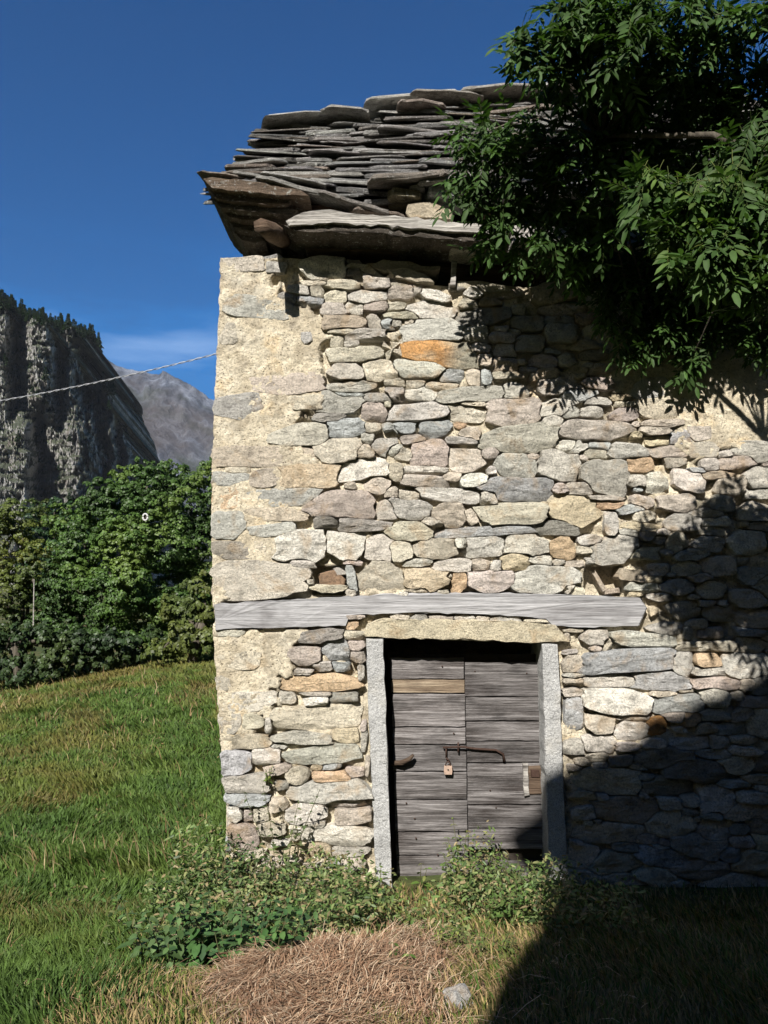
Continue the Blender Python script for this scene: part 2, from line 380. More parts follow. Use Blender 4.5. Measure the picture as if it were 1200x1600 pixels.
tile(320, 920, 4, '''55 255 250 298 g;605 252 865 335 d 8;520 362 720 480 p 3;740 312 910 455 b -8;680 452 798 515 g;800 452 905 520 b;895 162 1000 190 p;
885 192 962 256 o;870 262 990 320 c;890 322 1000 385 p;905 390 1000 462 p;955 472 1000 575 g;560 500 672 540 g;490 535 945 638 o 2;70 545 160 630 g;
60 395 330 505 c;95 645 450 765 w 3;450 640 570 718 g;625 672 770 740 w;600 642 790 670 p;790 645 950 713 d;430 732 970 878 c 4;80 770 235 908 w;
238 775 368 868 c;100 905 410 1000 c;430 888 785 968 g;795 872 955 965 y;975 890 1015 1010 g;970 820 1010 888 p;105 1012 290 1168 b;305 985 465 1098 w;
510 975 970 1098 g 3;380 800 428 900 g''')
tile(320, 1180, 4, '''130 122 390 228 g 3;130 232 400 313 b;520 68 660 190 c 20;665 52 740 98 y;745 47 850 90 b;680 100 905 165 o;880 72 1000 130 p;
1000 5 1030 130 c;540 150 1000 295 w 6;515 298 755 418 w;790 262 1000 328 p;820 325 1030 430 p;150 318 240 420 w;245 332 300 410 p;305 322 400 420 c;
410 262 520 350 c;620 412 750 453 g;610 430 1010 565 W -6;530 432 610 458 c;530 462 605 488 g;535 492 600 530 c;155 430 330 590 p;590 535 780 650 y;
800 572 1020 640 g;340 412 500 500 c''')
tile(560, 960, 3.53, '''180 0 280 28 c;282 0 380 48 g;395 5 525 43 p;530 0 640 43 g;645 10 720 38 c;722 10 885 58 g;920 25 1040 53 c;980 52 1070 78 g''')

EDGE = [(380, 347), (400, 345), (480, 343), (560, 339), (640, 335), (720, 332), (800, 331), (940, 333), (1000, 334), (1060, 339), (1150, 345), (1250, 352), (1340, 360), (1450, 366)]
def edge(py): return float(np.interp(py, [e_[0] for e_ in EDGE], [e_[1] for e_ in EDGE]))
def topy(px): return float(np.interp(px, [330, 480, 540, 580, 640, 800, 1330], [404, 404, 408, 440, 446, 446, 440]))
def inpoly(x, y, P):
    c = False; j = len(P) - 1
    for i in range(len(P)):
        if (P[i][1] > y) != (P[j][1] > y) and x < (P[j][0] - P[i][0]) * (y - P[i][1]) / (P[j][1] - P[i][1]) + P[i][0]: c = not c
        j = i
    return c
PL = [[(320, 395), (430, 395), (440, 470), (490, 480), (505, 540), (500, 640), (470, 700), (500, 740), (480, 800), (440, 830), (430, 880), (470, 905), (460, 940), (320, 945)],
      [(320, 978), (480, 978), (500, 1000), (470, 1030), (440, 1060), (420, 1100), (412, 1160), (320, 1165)],
      [(930, 525), (1340, 525), (1340, 720), (1160, 700), (1080, 720), (1060, 650), (985, 625), (940, 600)]]
def plaster(x, y): return any(inpoly(x, y, P) for P in PL)
def blocked(x, y):   # openings and timbers where no stone lies
    if x < edge(y) or y < topy(x) or y > 1400 or x > 1330: return True
    if 326 < x < 1005 and 932 < y < 976: return True
    if x < 542 and 932 < y < 984: return True
    if 566 < x < 892 and 966 < y < 1003: return True
    if 570 < x < 884 and y > 998: return True
    if 490 < x < 548 and 884 < y < 926: return True
    if 915 < x < 972 and 884 < y < 930: return True
    return False
# random stones fill what is left
def metric(s, x, y):
    dx, dy = x - s[0], y - s[1]; c, n = math.cos(s[4]), math.sin(s[4])
    u = (dx * c - dy * n) / s[2]; v = (dx * n + dy * c) / s[3]
    return (abs(u) ** 4 + abs(v) ** 4) ** (1 / 4)
cells = {}
def regs(s):
    for i in range(int((s[0] - s[2] * 1.3) // 40), int((s[0] + s[2] * 1.3) // 40) + 1):
        for j in range(int((s[1] - s[3] * 1.3) // 40), int((s[1] + s[3] * 1.3) // 40) + 1):
            cells.setdefault((i, j), []).append(s)
for s in ST: regs(s)
def covered(x, y, lim):
    return any(metric(s, x, y) < lim for s in cells.get((int(x // 40), int(y // 40)), ()))
fillc = 'ccccggggbbpppwwtdy'
for big in (2, 1, 0):
    for _ in range((2600, 4200, 6500)[big] if big < 2 else 2600):
        x, y = R.uniform(334, 1328), R.uniform(404, 1400)
        if blocked(x, y) or covered(x, y, 1.12): continue
        pl = plaster(x, y)
        if pl: continue
        dk = y > 1180 and x > 880 or x > 1195
        if big == 2:
            if not dk: continue
            a, b = R.uniform(24, 48), R.uniform(11, 20)
        elif big == 1: a, b = R.uniform(13, 26), R.uniform(6, 10)
        else: a, b = R.uniform(6, 13), R.uniform(3.2, 6)
        if covered(x - a * .7, y, 1.0) or covered(x + a * .7, y, 1.0) or covered(x, y - b * .7, 1.0) or covered(x, y + b * .7, 1.0): continue
        if blocked(x - a * .8, y) or blocked(x + a * .8, y) or blocked(x, y - b * .8) or blocked(x, y + b * .8): continue
        s = [x, y, a, b, rad(R.uniform(-8, 8)), R.choice(fillc), 0]; ST.append(s); regs(s)

# star-shaped cell of every stone: march outwards until a neighbour is nearer or the limit is reached
PK = 8
PA = np.zeros((len(ST), PK)); PH = np.ones((len(ST), PK))
for i, s in enumerate(ST):   # each stone: an irregular polygon given by eight half planes
    for k in range(PK):
        base = k * math.pi / 4
        if k % 2: PA[i, k] = base + R.uniform(-.35, .35); PH[i, k] = R.uniform(1.12, 1.42) if R.random() < .66 else R.uniform(.82, 1.0)
        else: PA[i, k] = base + R.uniform(-.20, .20); PH[i, k] = R.uniform(.94, 1.06)
PCs, PSn = np.cos(PA) / PH, np.sin(PA) / PH
A = np.array([[s[0], s[1], s[2], s[3], math.cos(s[4]), math.sin(s[4])] for s in ST])
NA = 30
def cell(i):
    s = ST[i]; lim = 1.12 if s[6] else 1.3
    near = np.where((np.abs(A[:, 0] - s[0]) < A[:, 2] * 1.4 + s[2] * 1.4) & (np.abs(A[:, 1] - s[1]) < A[:, 3] * 1.4 + s[3] * 1.4))[0]
    th = np.arange(NA) / NA * 2 * math.pi
    # unit superellipse directions
    ux, uy = s[2] * np.cos(th), s[3] * np.sin(th)
    t = np.linspace(.15, 2.1, 66)
    c, n = math.cos(s[4]), math.sin(s[4])
    X = s[0] + (ux * c + uy * n)[:, None] * t; Y = s[1] + (-ux * n + uy * c)[:, None] * t
    def met(k):
        dx, dy = X - A[k, 0], Y - A[k, 1]
        u = (dx * A[k, 4] - dy * A[k, 5]) / A[k, 2]; v = (dx * A[k, 5] + dy * A[k, 4]) / A[k, 3]
        m_ = u * PCs[k, 0] + v * PSn[k, 0]
        for j in range(1, PK): m_ = np.maximum(m_, u * PCs[k, j] + v * PSn[k, j])
        return m_
    own = met(i); bad = own > lim
    for k in near:
        if k != i: bad |= met(k) < own
    first = np.where(bad.any(1), bad.argmax(1), 65)
    r = t[first]
    px = s[0] + (ux * c + uy * n) * r; py = s[1] + (-ux * n + uy * c) * r
    d = np.hypot(px - s[0], py - s[1]); gap = .9
    k = np.maximum(.35, (d - gap) / np.maximum(d, .1))
    return s[0] + (px - s[0]) * k, s[1] + (py - s[1]) * k

def stone_shape(px, py, cx, cy, proud, seed, flat, deep=.14, toworld=at):
    """rings from the buried back to the front face; returns verts, faces"""
    n = len(px); vs = []
    jit = [1 + .06 * mn.noise(Vector((k * 1.3, seed * 3.1, 0))) + .05 * (R.random() - .5) for k in range(n)]
    size = (max(px) - min(px)) * .0047
    bul = .003
    hx, hz = (max(px) - min(px)) * .00235, (max(py) - min(py)) * .00235
    cuts = []
    for _ in range(3 if not flat else 1):   # chipped facets
        a_ = R.uniform(0, 2 * math.pi); off_ = R.uniform(.30, .85); sl_ = R.uniform(.4, 1.6)
        cuts.append((math.cos(a_), math.sin(a_), off_, sl_ * min(.03, .7 * hz)))
    tx, tz = R.uniform(-.10, .10), R.uniform(-.22, .14)
    if flat: tx *= .25; tz *= .25
    rings = [(1.0, None), (1.0, .35), (.985, .02), (.93, 0), (.72, 0), (.45, 0), (.2, 0)]
    for ri, (k, e_) in enumerate(rings):
        for q in range(n):
            j = jit[q] if ri < 4 else 1
            x = cx + (px[q] - cx) * k * j; y = cy + (py[q] - cy) * k * j
            p = toworld(x, y, 0.0)
            dx, dz = (x - cx) * .0047, (cy - y) * .0047
            if e_ is None: Y = deep
            else:
                Y = -proud + e_ * (proud + .03) + dx * tx + dz * tz
                for ca, sa, of_, sl_ in cuts:
                    q_ = dx / hx * ca + dz / hz * sa - of_
                    if q_ > 0: Y += q_ * sl_
                Y += (.013 if not flat else .006) * mn.noise(Vector((p.x * 14, seed, p.z * 22))) + (.010 if not flat else .004) * (abs(mn.noise(Vector((p.x * 30, seed, p.z * 44)))) - .25)
            vs.append(Vector((p.x, Y, p.z)))
    c0 = toworld(cx, cy, 0.0); vs.append(Vector((c0.x, -proud - bul, c0.z)))
    fs = []
    for ri in range(len(rings) - 1):
        for q in range(n):
            q2 = (q + 1) % n
            fs.append((ri * n + q, ri * n + q2, (ri + 1) * n + q2, (ri + 1) * n + q))
    b = (len(rings) - 1) * n
    for q in range(n): fs.append((b + q, b + (q + 1) % n, b + n))
    return vs, fs

def jitcol(c, r=.16):
    f = 1 + R.uniform(-r, r); return tuple(min(.85, max(.02, v * f * (1 + R.uniform(-.025, .025)))) for v in c)

def sharp(me, ang=28):
    me.set_sharp_from_angle(angle=rad(ang))
barn = empty('stone_barn', (0.6, 0.0, -0.1), 'old dry stone barn with slab roof and weathered double door', 'barn')
BL = Vector(barn.location)
def child(name, me, parent, wloc=(0, 0, 0)):
    """child whose mesh is in world coordinates relative to wloc; parents never rotate"""
    o = bpy.data.objects.new(name, me); COL.objects.link(o); o.parent = parent
    base = Vector((0, 0, 0)); q = parent
    while q is not None: base += q.location; q = q.parent
    o.location = Vector(wloc) - base
    return o

# wall core: rough mortar sheet with thickness behind it
step = 3.0
cols = np.arange(0, 1.0001, 1 / 330.0); rows = np.arange(396, 1432, step)
def field(px, py):
    p = at(px, py, 0)
    n1 = mn.noise(Vector((p.x * 4, 1, p.z * 4))); n2 = mn.noise(Vector((p.x * 13, 5, p.z * 13))); n3 = mn.noise(Vector((p.x * 38, 9, p.z * 38)))
    if plaster(px + n2 * 16 + n1 * 34 + n3 * 6, py + n1 * 20 + n2 * 12):
        return -.016 + .009 * n1 + .006 * n2 + .009 * n3
    if 488 < px < 548 and 882 < py < 928 or 914 < px < 974 and 882 < py < 932: return .15
    d = max(.006, .036 + .060 * n1 + .034 * n2 + .010 * n3)
    return d
wv = []; wf = []
nc = len(cols) + 1
for j, py in enumerate([rows[0]] + list(rows)):
    for i in range(nc):
        t = 0 if i == 0 else cols[i - 1]
        yy = float(py); ex = edge(yy) + 2.0 * mn.noise(Vector((yy * .05, 0, 0))) + 1.5 * mn.noise(Vector((yy * .17, 0, 4)))
        px = ex + (1330 - ex) * t
        ty = topy(px) + 3 * mn.noise(Vector((px * .03, 2, 0))); yy2 = max(yy, ty)
        p = at(px, yy2, 0)
        y_ = field(px, yy2)
        if i == 0: y_ = .42; p = at(ex + 6, yy2, 0)
        if j == 0: y_ = .42
        wv.append((p.x, y_, p.z))
for j in range(len(rows)):
    py = rows[j]
    for i in range(nc - 1):
        a = j * nc + i; q = (a, a + 1, a + nc + 1, a + nc)
        x_ = edge(py) + (1330 - edge(py)) * cols[max(0, i - 1)]
        if 597 < x_ < 858 and py > 998: continue
        if wv[a][2] - wv[a + nc][2] < 1e-6 and j > 0: continue
        wf.append(q[::-1])
mb = MB(); mb.add(wv, wf)
XL = at(345, 900, 0).x; XD0 = at(596, 1100).x; XD1 = at(860, 1100).x
XR = 4.6; YB = 4.9; ZT = 4.30
mb.box((XL + .03, .2, -.6), (XD0, .5, 2.0)); mb.box((XD1, .2, -.6), (XR, .5, 2.0)); mb.box((XL + .03, .2, 1.65), (XR, .5, 4.05))
mb.box((XL + .08, .5, -.6), (XL + .45, YB, ZT)); mb.box((XR - .4, .5, -.6), (XR, YB, ZT)); mb.box((XL + .45, YB - .4, -.6), (XR - .4, YB, ZT))
ZR = 6.55
for x0, x1 in ((XL + .08, XL + .45), (XR - .4, XR)):   # gables
    mb.add([(x0, .35, ZT + .003), (x0, YB - .25, ZT + .003), (x0, 2.3, ZR), (x1, .35, ZT + .003), (x1, YB - .25, ZT + .003), (x1, 2.3, ZR)],
           [(0, 1, 2), (3, 5, 4), (0, 3, 4, 1), (1, 4, 5, 2), (2, 5, 3, 0)])
wall = child('wall', mesh('wall', mb.v, mb.f, M['mortar'], True), barn)

# stones
made = []
for i, s in enumerate(ST):
    px, py = cell(i)
    if s[6] == 0 and (blocked(s[0], s[1])): continue
    px = np.maximum(px, [edge(y) - 1.5 + 2.5 * mn.noise(Vector((y * .06, 3, 0))) for y in py])
    py = np.maximum(py, [topy(x) - 4 for x in px])
    if s[6] and 560 < s[0] < 900 and s[1] > 955 and s[1] < 975: py = np.minimum(py, 972 + 0 * py)
    pl = plaster(s[0], s[1])
    proud = R.uniform(.010, .050) if not pl else R.uniform(.018, .028)
    area = (px.max() - px.min()) * (py.max() - py.min())
    if area < 30: continue
    if s[5] in 'W': proud += .012
    vs, fs = stone_shape(px, py, s[0], s[1], proud, i, pl)
    c = jitcol(CC[s[5]])
    if pl: c = tuple(.78 * a + .22 * b for a, b in zip(c, (.66, .56, .40)))
    made.append((area if s[0] < 1195 else area * .01, vs, fs, c, s))
made.sort(key=lambda t: -t[0])
rest = MB(); rcol = []
for n_, (ar, vs, fs, c, s) in enumerate(made):
    if n_ < 299:
        cc = np.tile(c, (len(vs), 1))
        if s[5] == 'O' and s[2] > 50:   # the rust coloured boulder is grey at its right end
            for q, v in enumerate(vs):
                k = smooth(.42, .56, v.x + .05 * mn.noise(v * 9)); cc[q] = np.array(c) * (1 - k) + np.array((.33, .31, .24)) * k
                cc[q] = cc[q] * (1 - .5 * smooth(.1, .4, mn.noise(v * 11))) + np.array((.62, .52, .36)) * .5 * smooth(.1, .4, mn.noise(v * 11))
        ctr = Vector(vs[-1]); me = mesh('stone', [v - ctr for v in vs], fs, M['stone'], True, cc); sharp(me)
        o = child('stone', me, wall, ctr)
        if s[5] == 'O': tag(o, 'rust orange stone')
    else:
        rest.add(vs, fs); rcol += [c] * len(vs)
me = mesh('small_stones', rest.v, rest.f, M['stone'], True, np.array(rcol)); sharp(me)
tag(child('small_stones', me, wall), None, None, None, 'stuff')

# stones of the left side wall (seen from a step aside)
side = MB(); scol = []
z = -.4
while z < 4.2:
    h = R.uniform(.10, .2); y = .12 + R.uniform(0, .1)
    while y < YB - .1:
        l = R.uniform(.18, .5); n = 12
        th = [2 * math.pi * k / n for k in range(n)]
        sx_ = lambda a: math.copysign(abs(a) ** .6, a)
        pv = []
        x0 = XL + .085
        for k_, xo in ((1, .05), (.98, -.035 - R.uniform(0, .03)), (.7, -.055)):
            for a in th:
                pv.append((x0 + xo + .01 * R.random(), y + l / 2 + sx_(math.cos(a)) * l * .48 * k_ + .01 * R.random(), z + h / 2 + sx_(math.sin(a)) * h * .46 * k_))
        pv.append((x0 - .06, y + l / 2, z + h / 2))
        fs = [(r_ * n + k, (r_ + 1) * n + k, (r_ + 1) * n + (k + 1) % n, r_ * n + (k + 1) % n) for r_ in range(2) for k in range(n)] + [(2 * n + k, 3 * n, 2 * n + (k + 1) % n) for k in range(n)]
        side.add(pv, fs); scol += [jitcol(CC[R.choice('cgbpwc')])] * len(pv)
        y += l + .01
    z += h + .005
tag(child('side_stones', mesh('side_stones', side.v, side.f, M['stone'], True, np.array(scol)), wall), None, None, None, 'stuff')

# ---- extruded outline given in photograph pixels on a plane, with subdivided noisy faces
def slab(outline, Y0, Y1, bev=.008, noise_=.004, sub=14, seed=0, ref=None):
    """outline px list at plane Y0 -> prism to depth Y1 (world extrusion along y)"""
    P = [at(x, y, Y0 if ref is None else ref) for x, y in outline]
    Q = []
    for a, b in zip(P, P[1:] + P[:1]):
        m_ = max(1, int((b - a).length / .05))
        for k in range(m_):
            q = a.lerp(b, k / m_); q = q + Vector((noise_ * nz(q, 17, seed), 0, noise_ * nz(q, 17, seed + 5))) * 1.5; Q.append(q)
    c = sum(Q, Vector()) / len(Q); n = len(Q); vs = []
    for Y, k in ((Y1, 0), (Y0 + bev, 0), (Y0, bev)):
        for q in Q:
            d = (q - c); d.y = 0; d.normalize()
            vs.append(Vector((q.x - d.x * k, Y + noise_ * nz(q, 25, seed + 2), q.z - d.z * k)))
    fs = [(r_ * n + k, r_ * n + (k + 1) % n, (r_ + 1) * n + (k + 1) % n, (r_ + 1) * n + k) for r_ in range(2) for k in range(n)]
    fs.append(tuple(2 * n + k for k in range(n))); fs.append(tuple(range(n))[::-1])
    return vs, fs
def slab_obj(name, outline, Y0, Y1, mat, parent, smooth=False, col=None, **kw):
    vs, fs = slab(outline, Y0, Y1, **kw)
    c = sum(vs, Vector()) / len(vs)
    me = mesh(name, [v - c for v in vs], fs, mat, smooth, None if col is None else np.tile(col, (len(vs), 1)))
    return child(name, me, parent, c)

beam = slab_obj('beam', [(334, 944), (420, 939), (520, 933), (600, 928), (700, 926), (820, 927), (930, 930), (1000, 934), (1012, 950), (1000, 978), (930, 981), (868, 978),
    (856, 966), (760, 960), (640, 958), (545, 961), (538, 978), (450, 981), (380, 982), (336, 984)], -.035, .15, M['beam'], barn, bev=.012, noise_=.007, seed=3)
lint = slab_obj('lintel', [(568, 992), (572, 976), (590, 967), (700, 968), (800, 970), (868, 977), (880, 990), (892, 1003), (843, 1004), (700, 1000), (600, 997), (570, 996)], -.045, .45, M['stone'], barn,
                col=(.62, .55, .40), bev=.015, noise_=.01, seed=5)
jl = slab_obj('jamb', [(572, 998), (598, 998), (604, 1120), (608, 1250), (613, 1400), (588, 1402), (582, 1250), (576, 1120)], -.04, .42, M['granite'], barn, bev=.012, noise_=.006, seed=7)
jr = slab_obj('jamb', [(847, 1006), (872, 1006), (877, 1120), (882, 1250), (888, 1400), (860, 1400), (854, 1250), (850, 1120)], -.04, .42, M['granite'], barn, bev=.012, noise_=.006, seed=9)
sill = slab_obj('doorstep', [(612, 1388), (860, 1376), (862, 1420), (614, 1420)], .0, .5, M['stone'], barn, col=(.4, .38, .34), seed=11)

# hole beside the wall: loose pieces inside
for (o_, c_) in (([(497, 897), (522, 890), (540, 905), (538, 915), (500, 918)], (.30, .20, .13)), ([(520, 888), (545, 882), (546, 897), (526, 900)], (.45, .42, .38)),
                 ([(923, 892), (930, 890), (950, 922), (943, 926)], (.5, .42, .33)), ([(945, 922), (968, 918), (970, 927), (946, 929)], (.48, .40, .32))):
    slab_obj('stone', o_, .05, .14, M['stone'], wall, col=c_, seed=13)

# ---- door
door = child('door', mesh('door', [(0, 0, 0)], [], None), barn, at(726, 1200, .24)) if False else None
dm = MB()
DY = .17
a_, b_ = at(606, 1022, DY + .06), at(858, 1420, DY + .06)
dm.box((a_.x, DY + .045, b_.z), (b_.x, DY + .075, a_.z))
door = child('door', mesh('door', dm.v, dm.f, M['dark'], False), barn)
def plank(x0, x1, y0, y1, mat='door', off=0.0, skew=0):
    g = 1.0
    return slab_obj('plank', [(x0, y0 + g), ((x0 + x1) / 2, y0 + g + skew * .3), (x1, y0 + g + skew), (x1, y1 - g), ((x0 + x1) / 2, y1 - g), (x0, y1 - g)], DY - off, DY + .04, M[mat], door, bev=.003, noise_=.003, seed=R.uniform(0, 90))
zx = lambda v: 560 + v / 3.53
zy = lambda v: 960 + v / 3.53
YS = [238, 358, 436, 622, 718, 868, 1022, 1200, 1330, 1480]
for k in range(9):
    o = plank(zx(178 + k * 4), zx(583 + k * 3), zy(YS[k]), zy(YS[k + 1]), 'door_light' if k == 1 else 'door', R.uniform(0, .008))
    if k == 1: tag(o, 'pale orange patched plank')
YS = [262, 455, 588, 700, 820, 1050, 1180, 1298]
for k in range(7):
    plank(zx(588 + k * 3.5), zx(996 + k * 5), zy(YS[k]), zy(YS[k + 1]), 'door', R.uniform(.004, .014), R.uniform(-1.5, .5))
plank(zx(640), zx(1030), zy(1362), zy(1430), 'door', .0)
# iron fittings
mb = MB()
mb.tube([at(692, 1168, DY - .03), at(722, 1167, DY - .035), at(742, 1170, DY - .03), at(775, 1172, DY - .03), at(786, 1178, DY - .03), at(788, 1190, DY - .02)], [.007, .007, .009, .008, .009, .012], 7)
mb.tube([at(716, 1160, DY - .03), at(716, 1176, DY - .03)], .007, 6)
child('bolt', mesh('bolt', mb.v, mb.f, M['iron'], True), door)
mb = MB(); mb.tube([at(697, 1166, DY - .028), at(697, 1184, DY - .026)], .006, 6); mb.tube([at(697, 1184, DY - .03), at(703, 1190, DY - .03)], .006, 6)
child('hasp', mesh('hasp', mb.v, mb.f, M['iron'], True), door)
mb = MB(); mb.tube([at(612, 1193, DY - .02), at(628, 1192, DY - .05), at(640, 1186, DY - .06), at(646, 1179, DY - .06)], [.017, .019, .017, .010], 8, rough=.2)
child('hook', mesh('hook', mb.v, mb.f, M['oldwood'], True), door)
slab_obj('lock_case', [(822, 1197), (846, 1197), (848, 1241), (824, 1242)], DY - .022, DY + .0, M['oldwood'], door, seed=4)
slab_obj('lock_rim', [(817, 1194), (825, 1194), (827, 1244), (819, 1245)], DY - .035, DY + .0, M['eave'], door, seed=6)
slab_obj('lock_plate', [(829, 1203), (843, 1203), (844, 1216), (830, 1216)], DY - .03, DY - .02, M['iron'], door, seed=8)
mb = MB()
for x, y in ((709, 1146), (691, 1041), (635, 1255), (648, 1279), (684, 1336), (766, 1235), (823, 1052), (775, 1262), (742, 1049), (650, 1310)):
    p = at(x, y, DY - .012); mb.tube([p + Vector((0, .02, 0)), p + Vector((0, -.004, 0))], .006, 6)
tag(child('nails', mesh('nails', mb.v, mb.f, M['iron'], True), door), None, None, None, 'stuff')
pl_ = empty('padlock', at(700, 1200, DY - .04), 'small dull brass padlock hanging from the iron bolt of the barn door', 'padlock')
mb = MB(); c0 = at(700, 1203, DY - .04)
oc = [(-.026, -.03), (.026, -.03), (.03, -.01), (.028, .03), (-.028, .03), (-.03, -.01)]
vs = [(c0.x + x, c0.y + d, c0.z + z_) for d in (-.012, .012) for x, z_ in oc]
mb.add(vs, [(0, 1, 2, 3, 4, 5), (11, 10, 9, 8, 7, 6)] + [(k, 6 + k, 6 + (k + 1) % 6, (k + 1) % 6) for k in range(6)])
child('body', mesh('body', mb.v, mb.f, M['brass'], False), pl_)
mb = MB(); mb.tube([c0 + Vector((.017 * math.cos(a), 0, .028 + .03 * math.sin(a))) for a in np.linspace(0, math.pi, 9)], .005, 6)
child('shackle', mesh('shackle', mb.v, mb.f, M['iron'], True), pl_)
mb = MB(); mb.tube([c0 + Vector((0, -.0125, .004)), c0 + Vector((0, -.0145, .004))], .006, 8)
child('keyhole', mesh('keyhole', mb.v, mb.f, M['dark'], True), pl_)

# ------------------------------------------------------------------ roof
XV = -1.30
def zr(x): return 6.70 + .34 * smooth(-1.4, 1.6, x) + .05 * mn.noise(Vector((x * 1.4, 0, 0)))
def roof_pt(x, s):   # s 0 eave .. 1 ridge
    return Vector((x, -.18 + 2.42 * s, 4.78 + (zr(x) - 4.78) * s))
mb = MB(); xs_ = np.linspace(XV + .06, XR + .2, 16)
for (s0, s1, back) in ((0.06, 1, 0), (0, 1, 1)):
    vs = []; fs = []
    for x in xs_:
        for s_ in (s0, s1):
            p = roof_pt(x, s_)
            if back: p = Vector((x, 2.24 + (1 - s_) * 2.9, 4.7 + (zr(x) - 4.78) * s_))
            vs += [p + Vector((0, 0, -.10)), p + Vector((0, 0, -.14))]
    for i in range(len(xs_) - 1):
        b = i * 4
        fs += [(b, b + 4, b + 6, b + 2), (b + 1, b + 3, b + 7, b + 5), (b, b + 1, b + 5, b + 4)]
    fs += [(0, 2, 3, 1)]
    mb.add(vs, fs)
roof = child('roof', mesh('roof', mb.v, mb.f, M['deck'], False), barn)

def slate_mesh(wd, ln, th, seed, col):
    """ragged stone slab, front edge at y = 0, lying in the xy plane"""
    n = 20; Q = []
    for k in range(n):
        a = 2 * math.pi * k / n
        x = math.copysign(abs(math.cos(a)) ** .38, math.cos(a)) * wd / 2; y = math.copysign(abs(math.sin(a)) ** .38, math.sin(a)) * ln / 2
        x *= 1 + .14 * mn.noise(Vector((k * .9, seed, 1))) + .05 * mn.noise(Vector((k * 2.9, seed, 1))); y *= 1 + .20 * mn.noise(Vector((k * .9, seed, 8))) + .16 * mn.noise(Vector((k * 2.7, seed, 5)))
        Q.append((x, y + ln / 2))
    vs = []
    for z_, k in ((-th * .5, .95), (-th * .22, 1.0), (th * .12, .985), (th * .5, .95), (th * .55, .55), (-th * .5, .5)):
        for q, (x, y) in enumerate(Q):
            f = k * (1 + .05 * mn.noise(Vector((q * 2.3, z_ * 160, seed))))
            vs.append((x * f, ln / 2 + (y - ln / 2) * f, z_ + .006 * mn.noise(Vector((x * 5, y * 5, seed))) + .005 * mn.noise(Vector((x * 21, y * 21, seed)))))
    fs = [(r_ * n + k, r_ * n + (k + 1) % n, (r_ + 1) * n + (k + 1) % n, (r_ + 1) * n + k) for r_ in range(4) for k in range(n)]
    fs.append(tuple(4 * n + k for k in range(n)))
    fs += [(5 * n + k, 5 * n + (k + 1) % n, (k + 1) % n, k) for k in range(n)]; fs.append(tuple(5 * n + k for k in range(n))[::-1])
    return mesh('slate', vs, fs, M['slate'], False, np.tile(col, (len(vs), 1)))
def rot_obj(o, rx, ry, rz): o.rotation_euler = (rx, ry, rz)
SC_ = [(.20, .195, .19), (.25, .24, .225), (.15, .145, .14), (.31, .30, .285), (.21, .175, .145), (.13, .12, .11), (.23, .225, .22)]
farsl = []; ns_ = 0; nrow = 35; seed = 0
for k in range(nrow):
    s_ = k / (nrow - 1) * .985
    x = XV - .02 + R.uniform(-.06, .07)
    while x < XR + .1:
        wd = R.uniform(.26, .82) if x < 1.5 else R.uniform(.5, .9)
        if x + wd > 3.0 and x < 3.0: pass
        seed += 1; th = R.choice((.014, .018, .024, .03, .04)) * R.uniform(.85, 1.2)
        p = roof_pt(x + wd / 2, s_)
        col = jitcol(R.choice(SC_), .25)
        me = slate_mesh(wd * 1.04, R.uniform(.34, .5), th, seed * 1.37, col)
        pos_ = p + Vector((0, R.uniform(-.07, .05), R.uniform(-.02, .03))); ro_ = (rad(R.uniform(18, 31)), rad(R.uniform(-2.6, 2.6)), rad(R.uniform(-9, 9)))
        if x < 1.5 and ns_ < 240: o = child('slate', me, roof, pos_); rot_obj(o, *ro_); ns_ += 1
        else:
            from mathutils import Euler
            mt_ = Matrix.Translation(pos_) @ Euler(ro_).to_matrix().to_4x4(); farsl.append((me, mt_, col))
        x += wd * R.uniform(.9, 1.0)
mb = MB(); fc_ = []
for me_, mt_, c_ in farsl:
    mb.add([mt_ @ v.co for v in me_.vertices], [tuple(p_.vertices) for p_ in me_.polygons]); fc_ += [c_] * len(me_.vertices)
tag(child('more_slates', mesh('more_slates', mb.v, mb.f, M['slate'], False, np.array(fc_)), roof), None, None, None, 'stuff')
def px_slate(px, py, Y, wd, ln, th, rx, ry, rz, col, lab=None, name='slate'):
    global seed; th *= .78
    seed += 1
    o = child(name, slate_mesh(wd, ln, th, seed * 1.37, col), roof, at(px, py, Y)); rot_obj(o, rad(rx), rad(ry), rad(rz))
    if lab: tag(o, lab)
    return o
# ridge slabs
px_slate(478, 176, 2.0, .98, .6, .035, 8, -4, 2, (.46, .45, .43)); px_slate(640, 145, 2.05, 1.02, .6, .05, 7, -5, -3, (.42, .41, .38)); px_slate(700, 142, 2.0, .8, .6, .045, 6, 3, 2, (.27, .25, .22))
px_slate(790, 133, 2.0, .9, .6, .06, 6, -3, 2, (.33, .31, .28)); px_slate(920, 128, 2.0, 1.0, .6, .06, 6, -1, 2, (.33, .32, .30)); px_slate(1060, 118, 2.0, 1.0, .6, .06, 6, -3, 2, (.3, .3, .28))
px_slate(540, 168, 1.9, .5, .5, .05, 8, 3, 2, (.3, .29, .27)); px_slate(660, 158, 1.8, .5, .5, .05, 8, 3, 2, (.24, .2, .17))
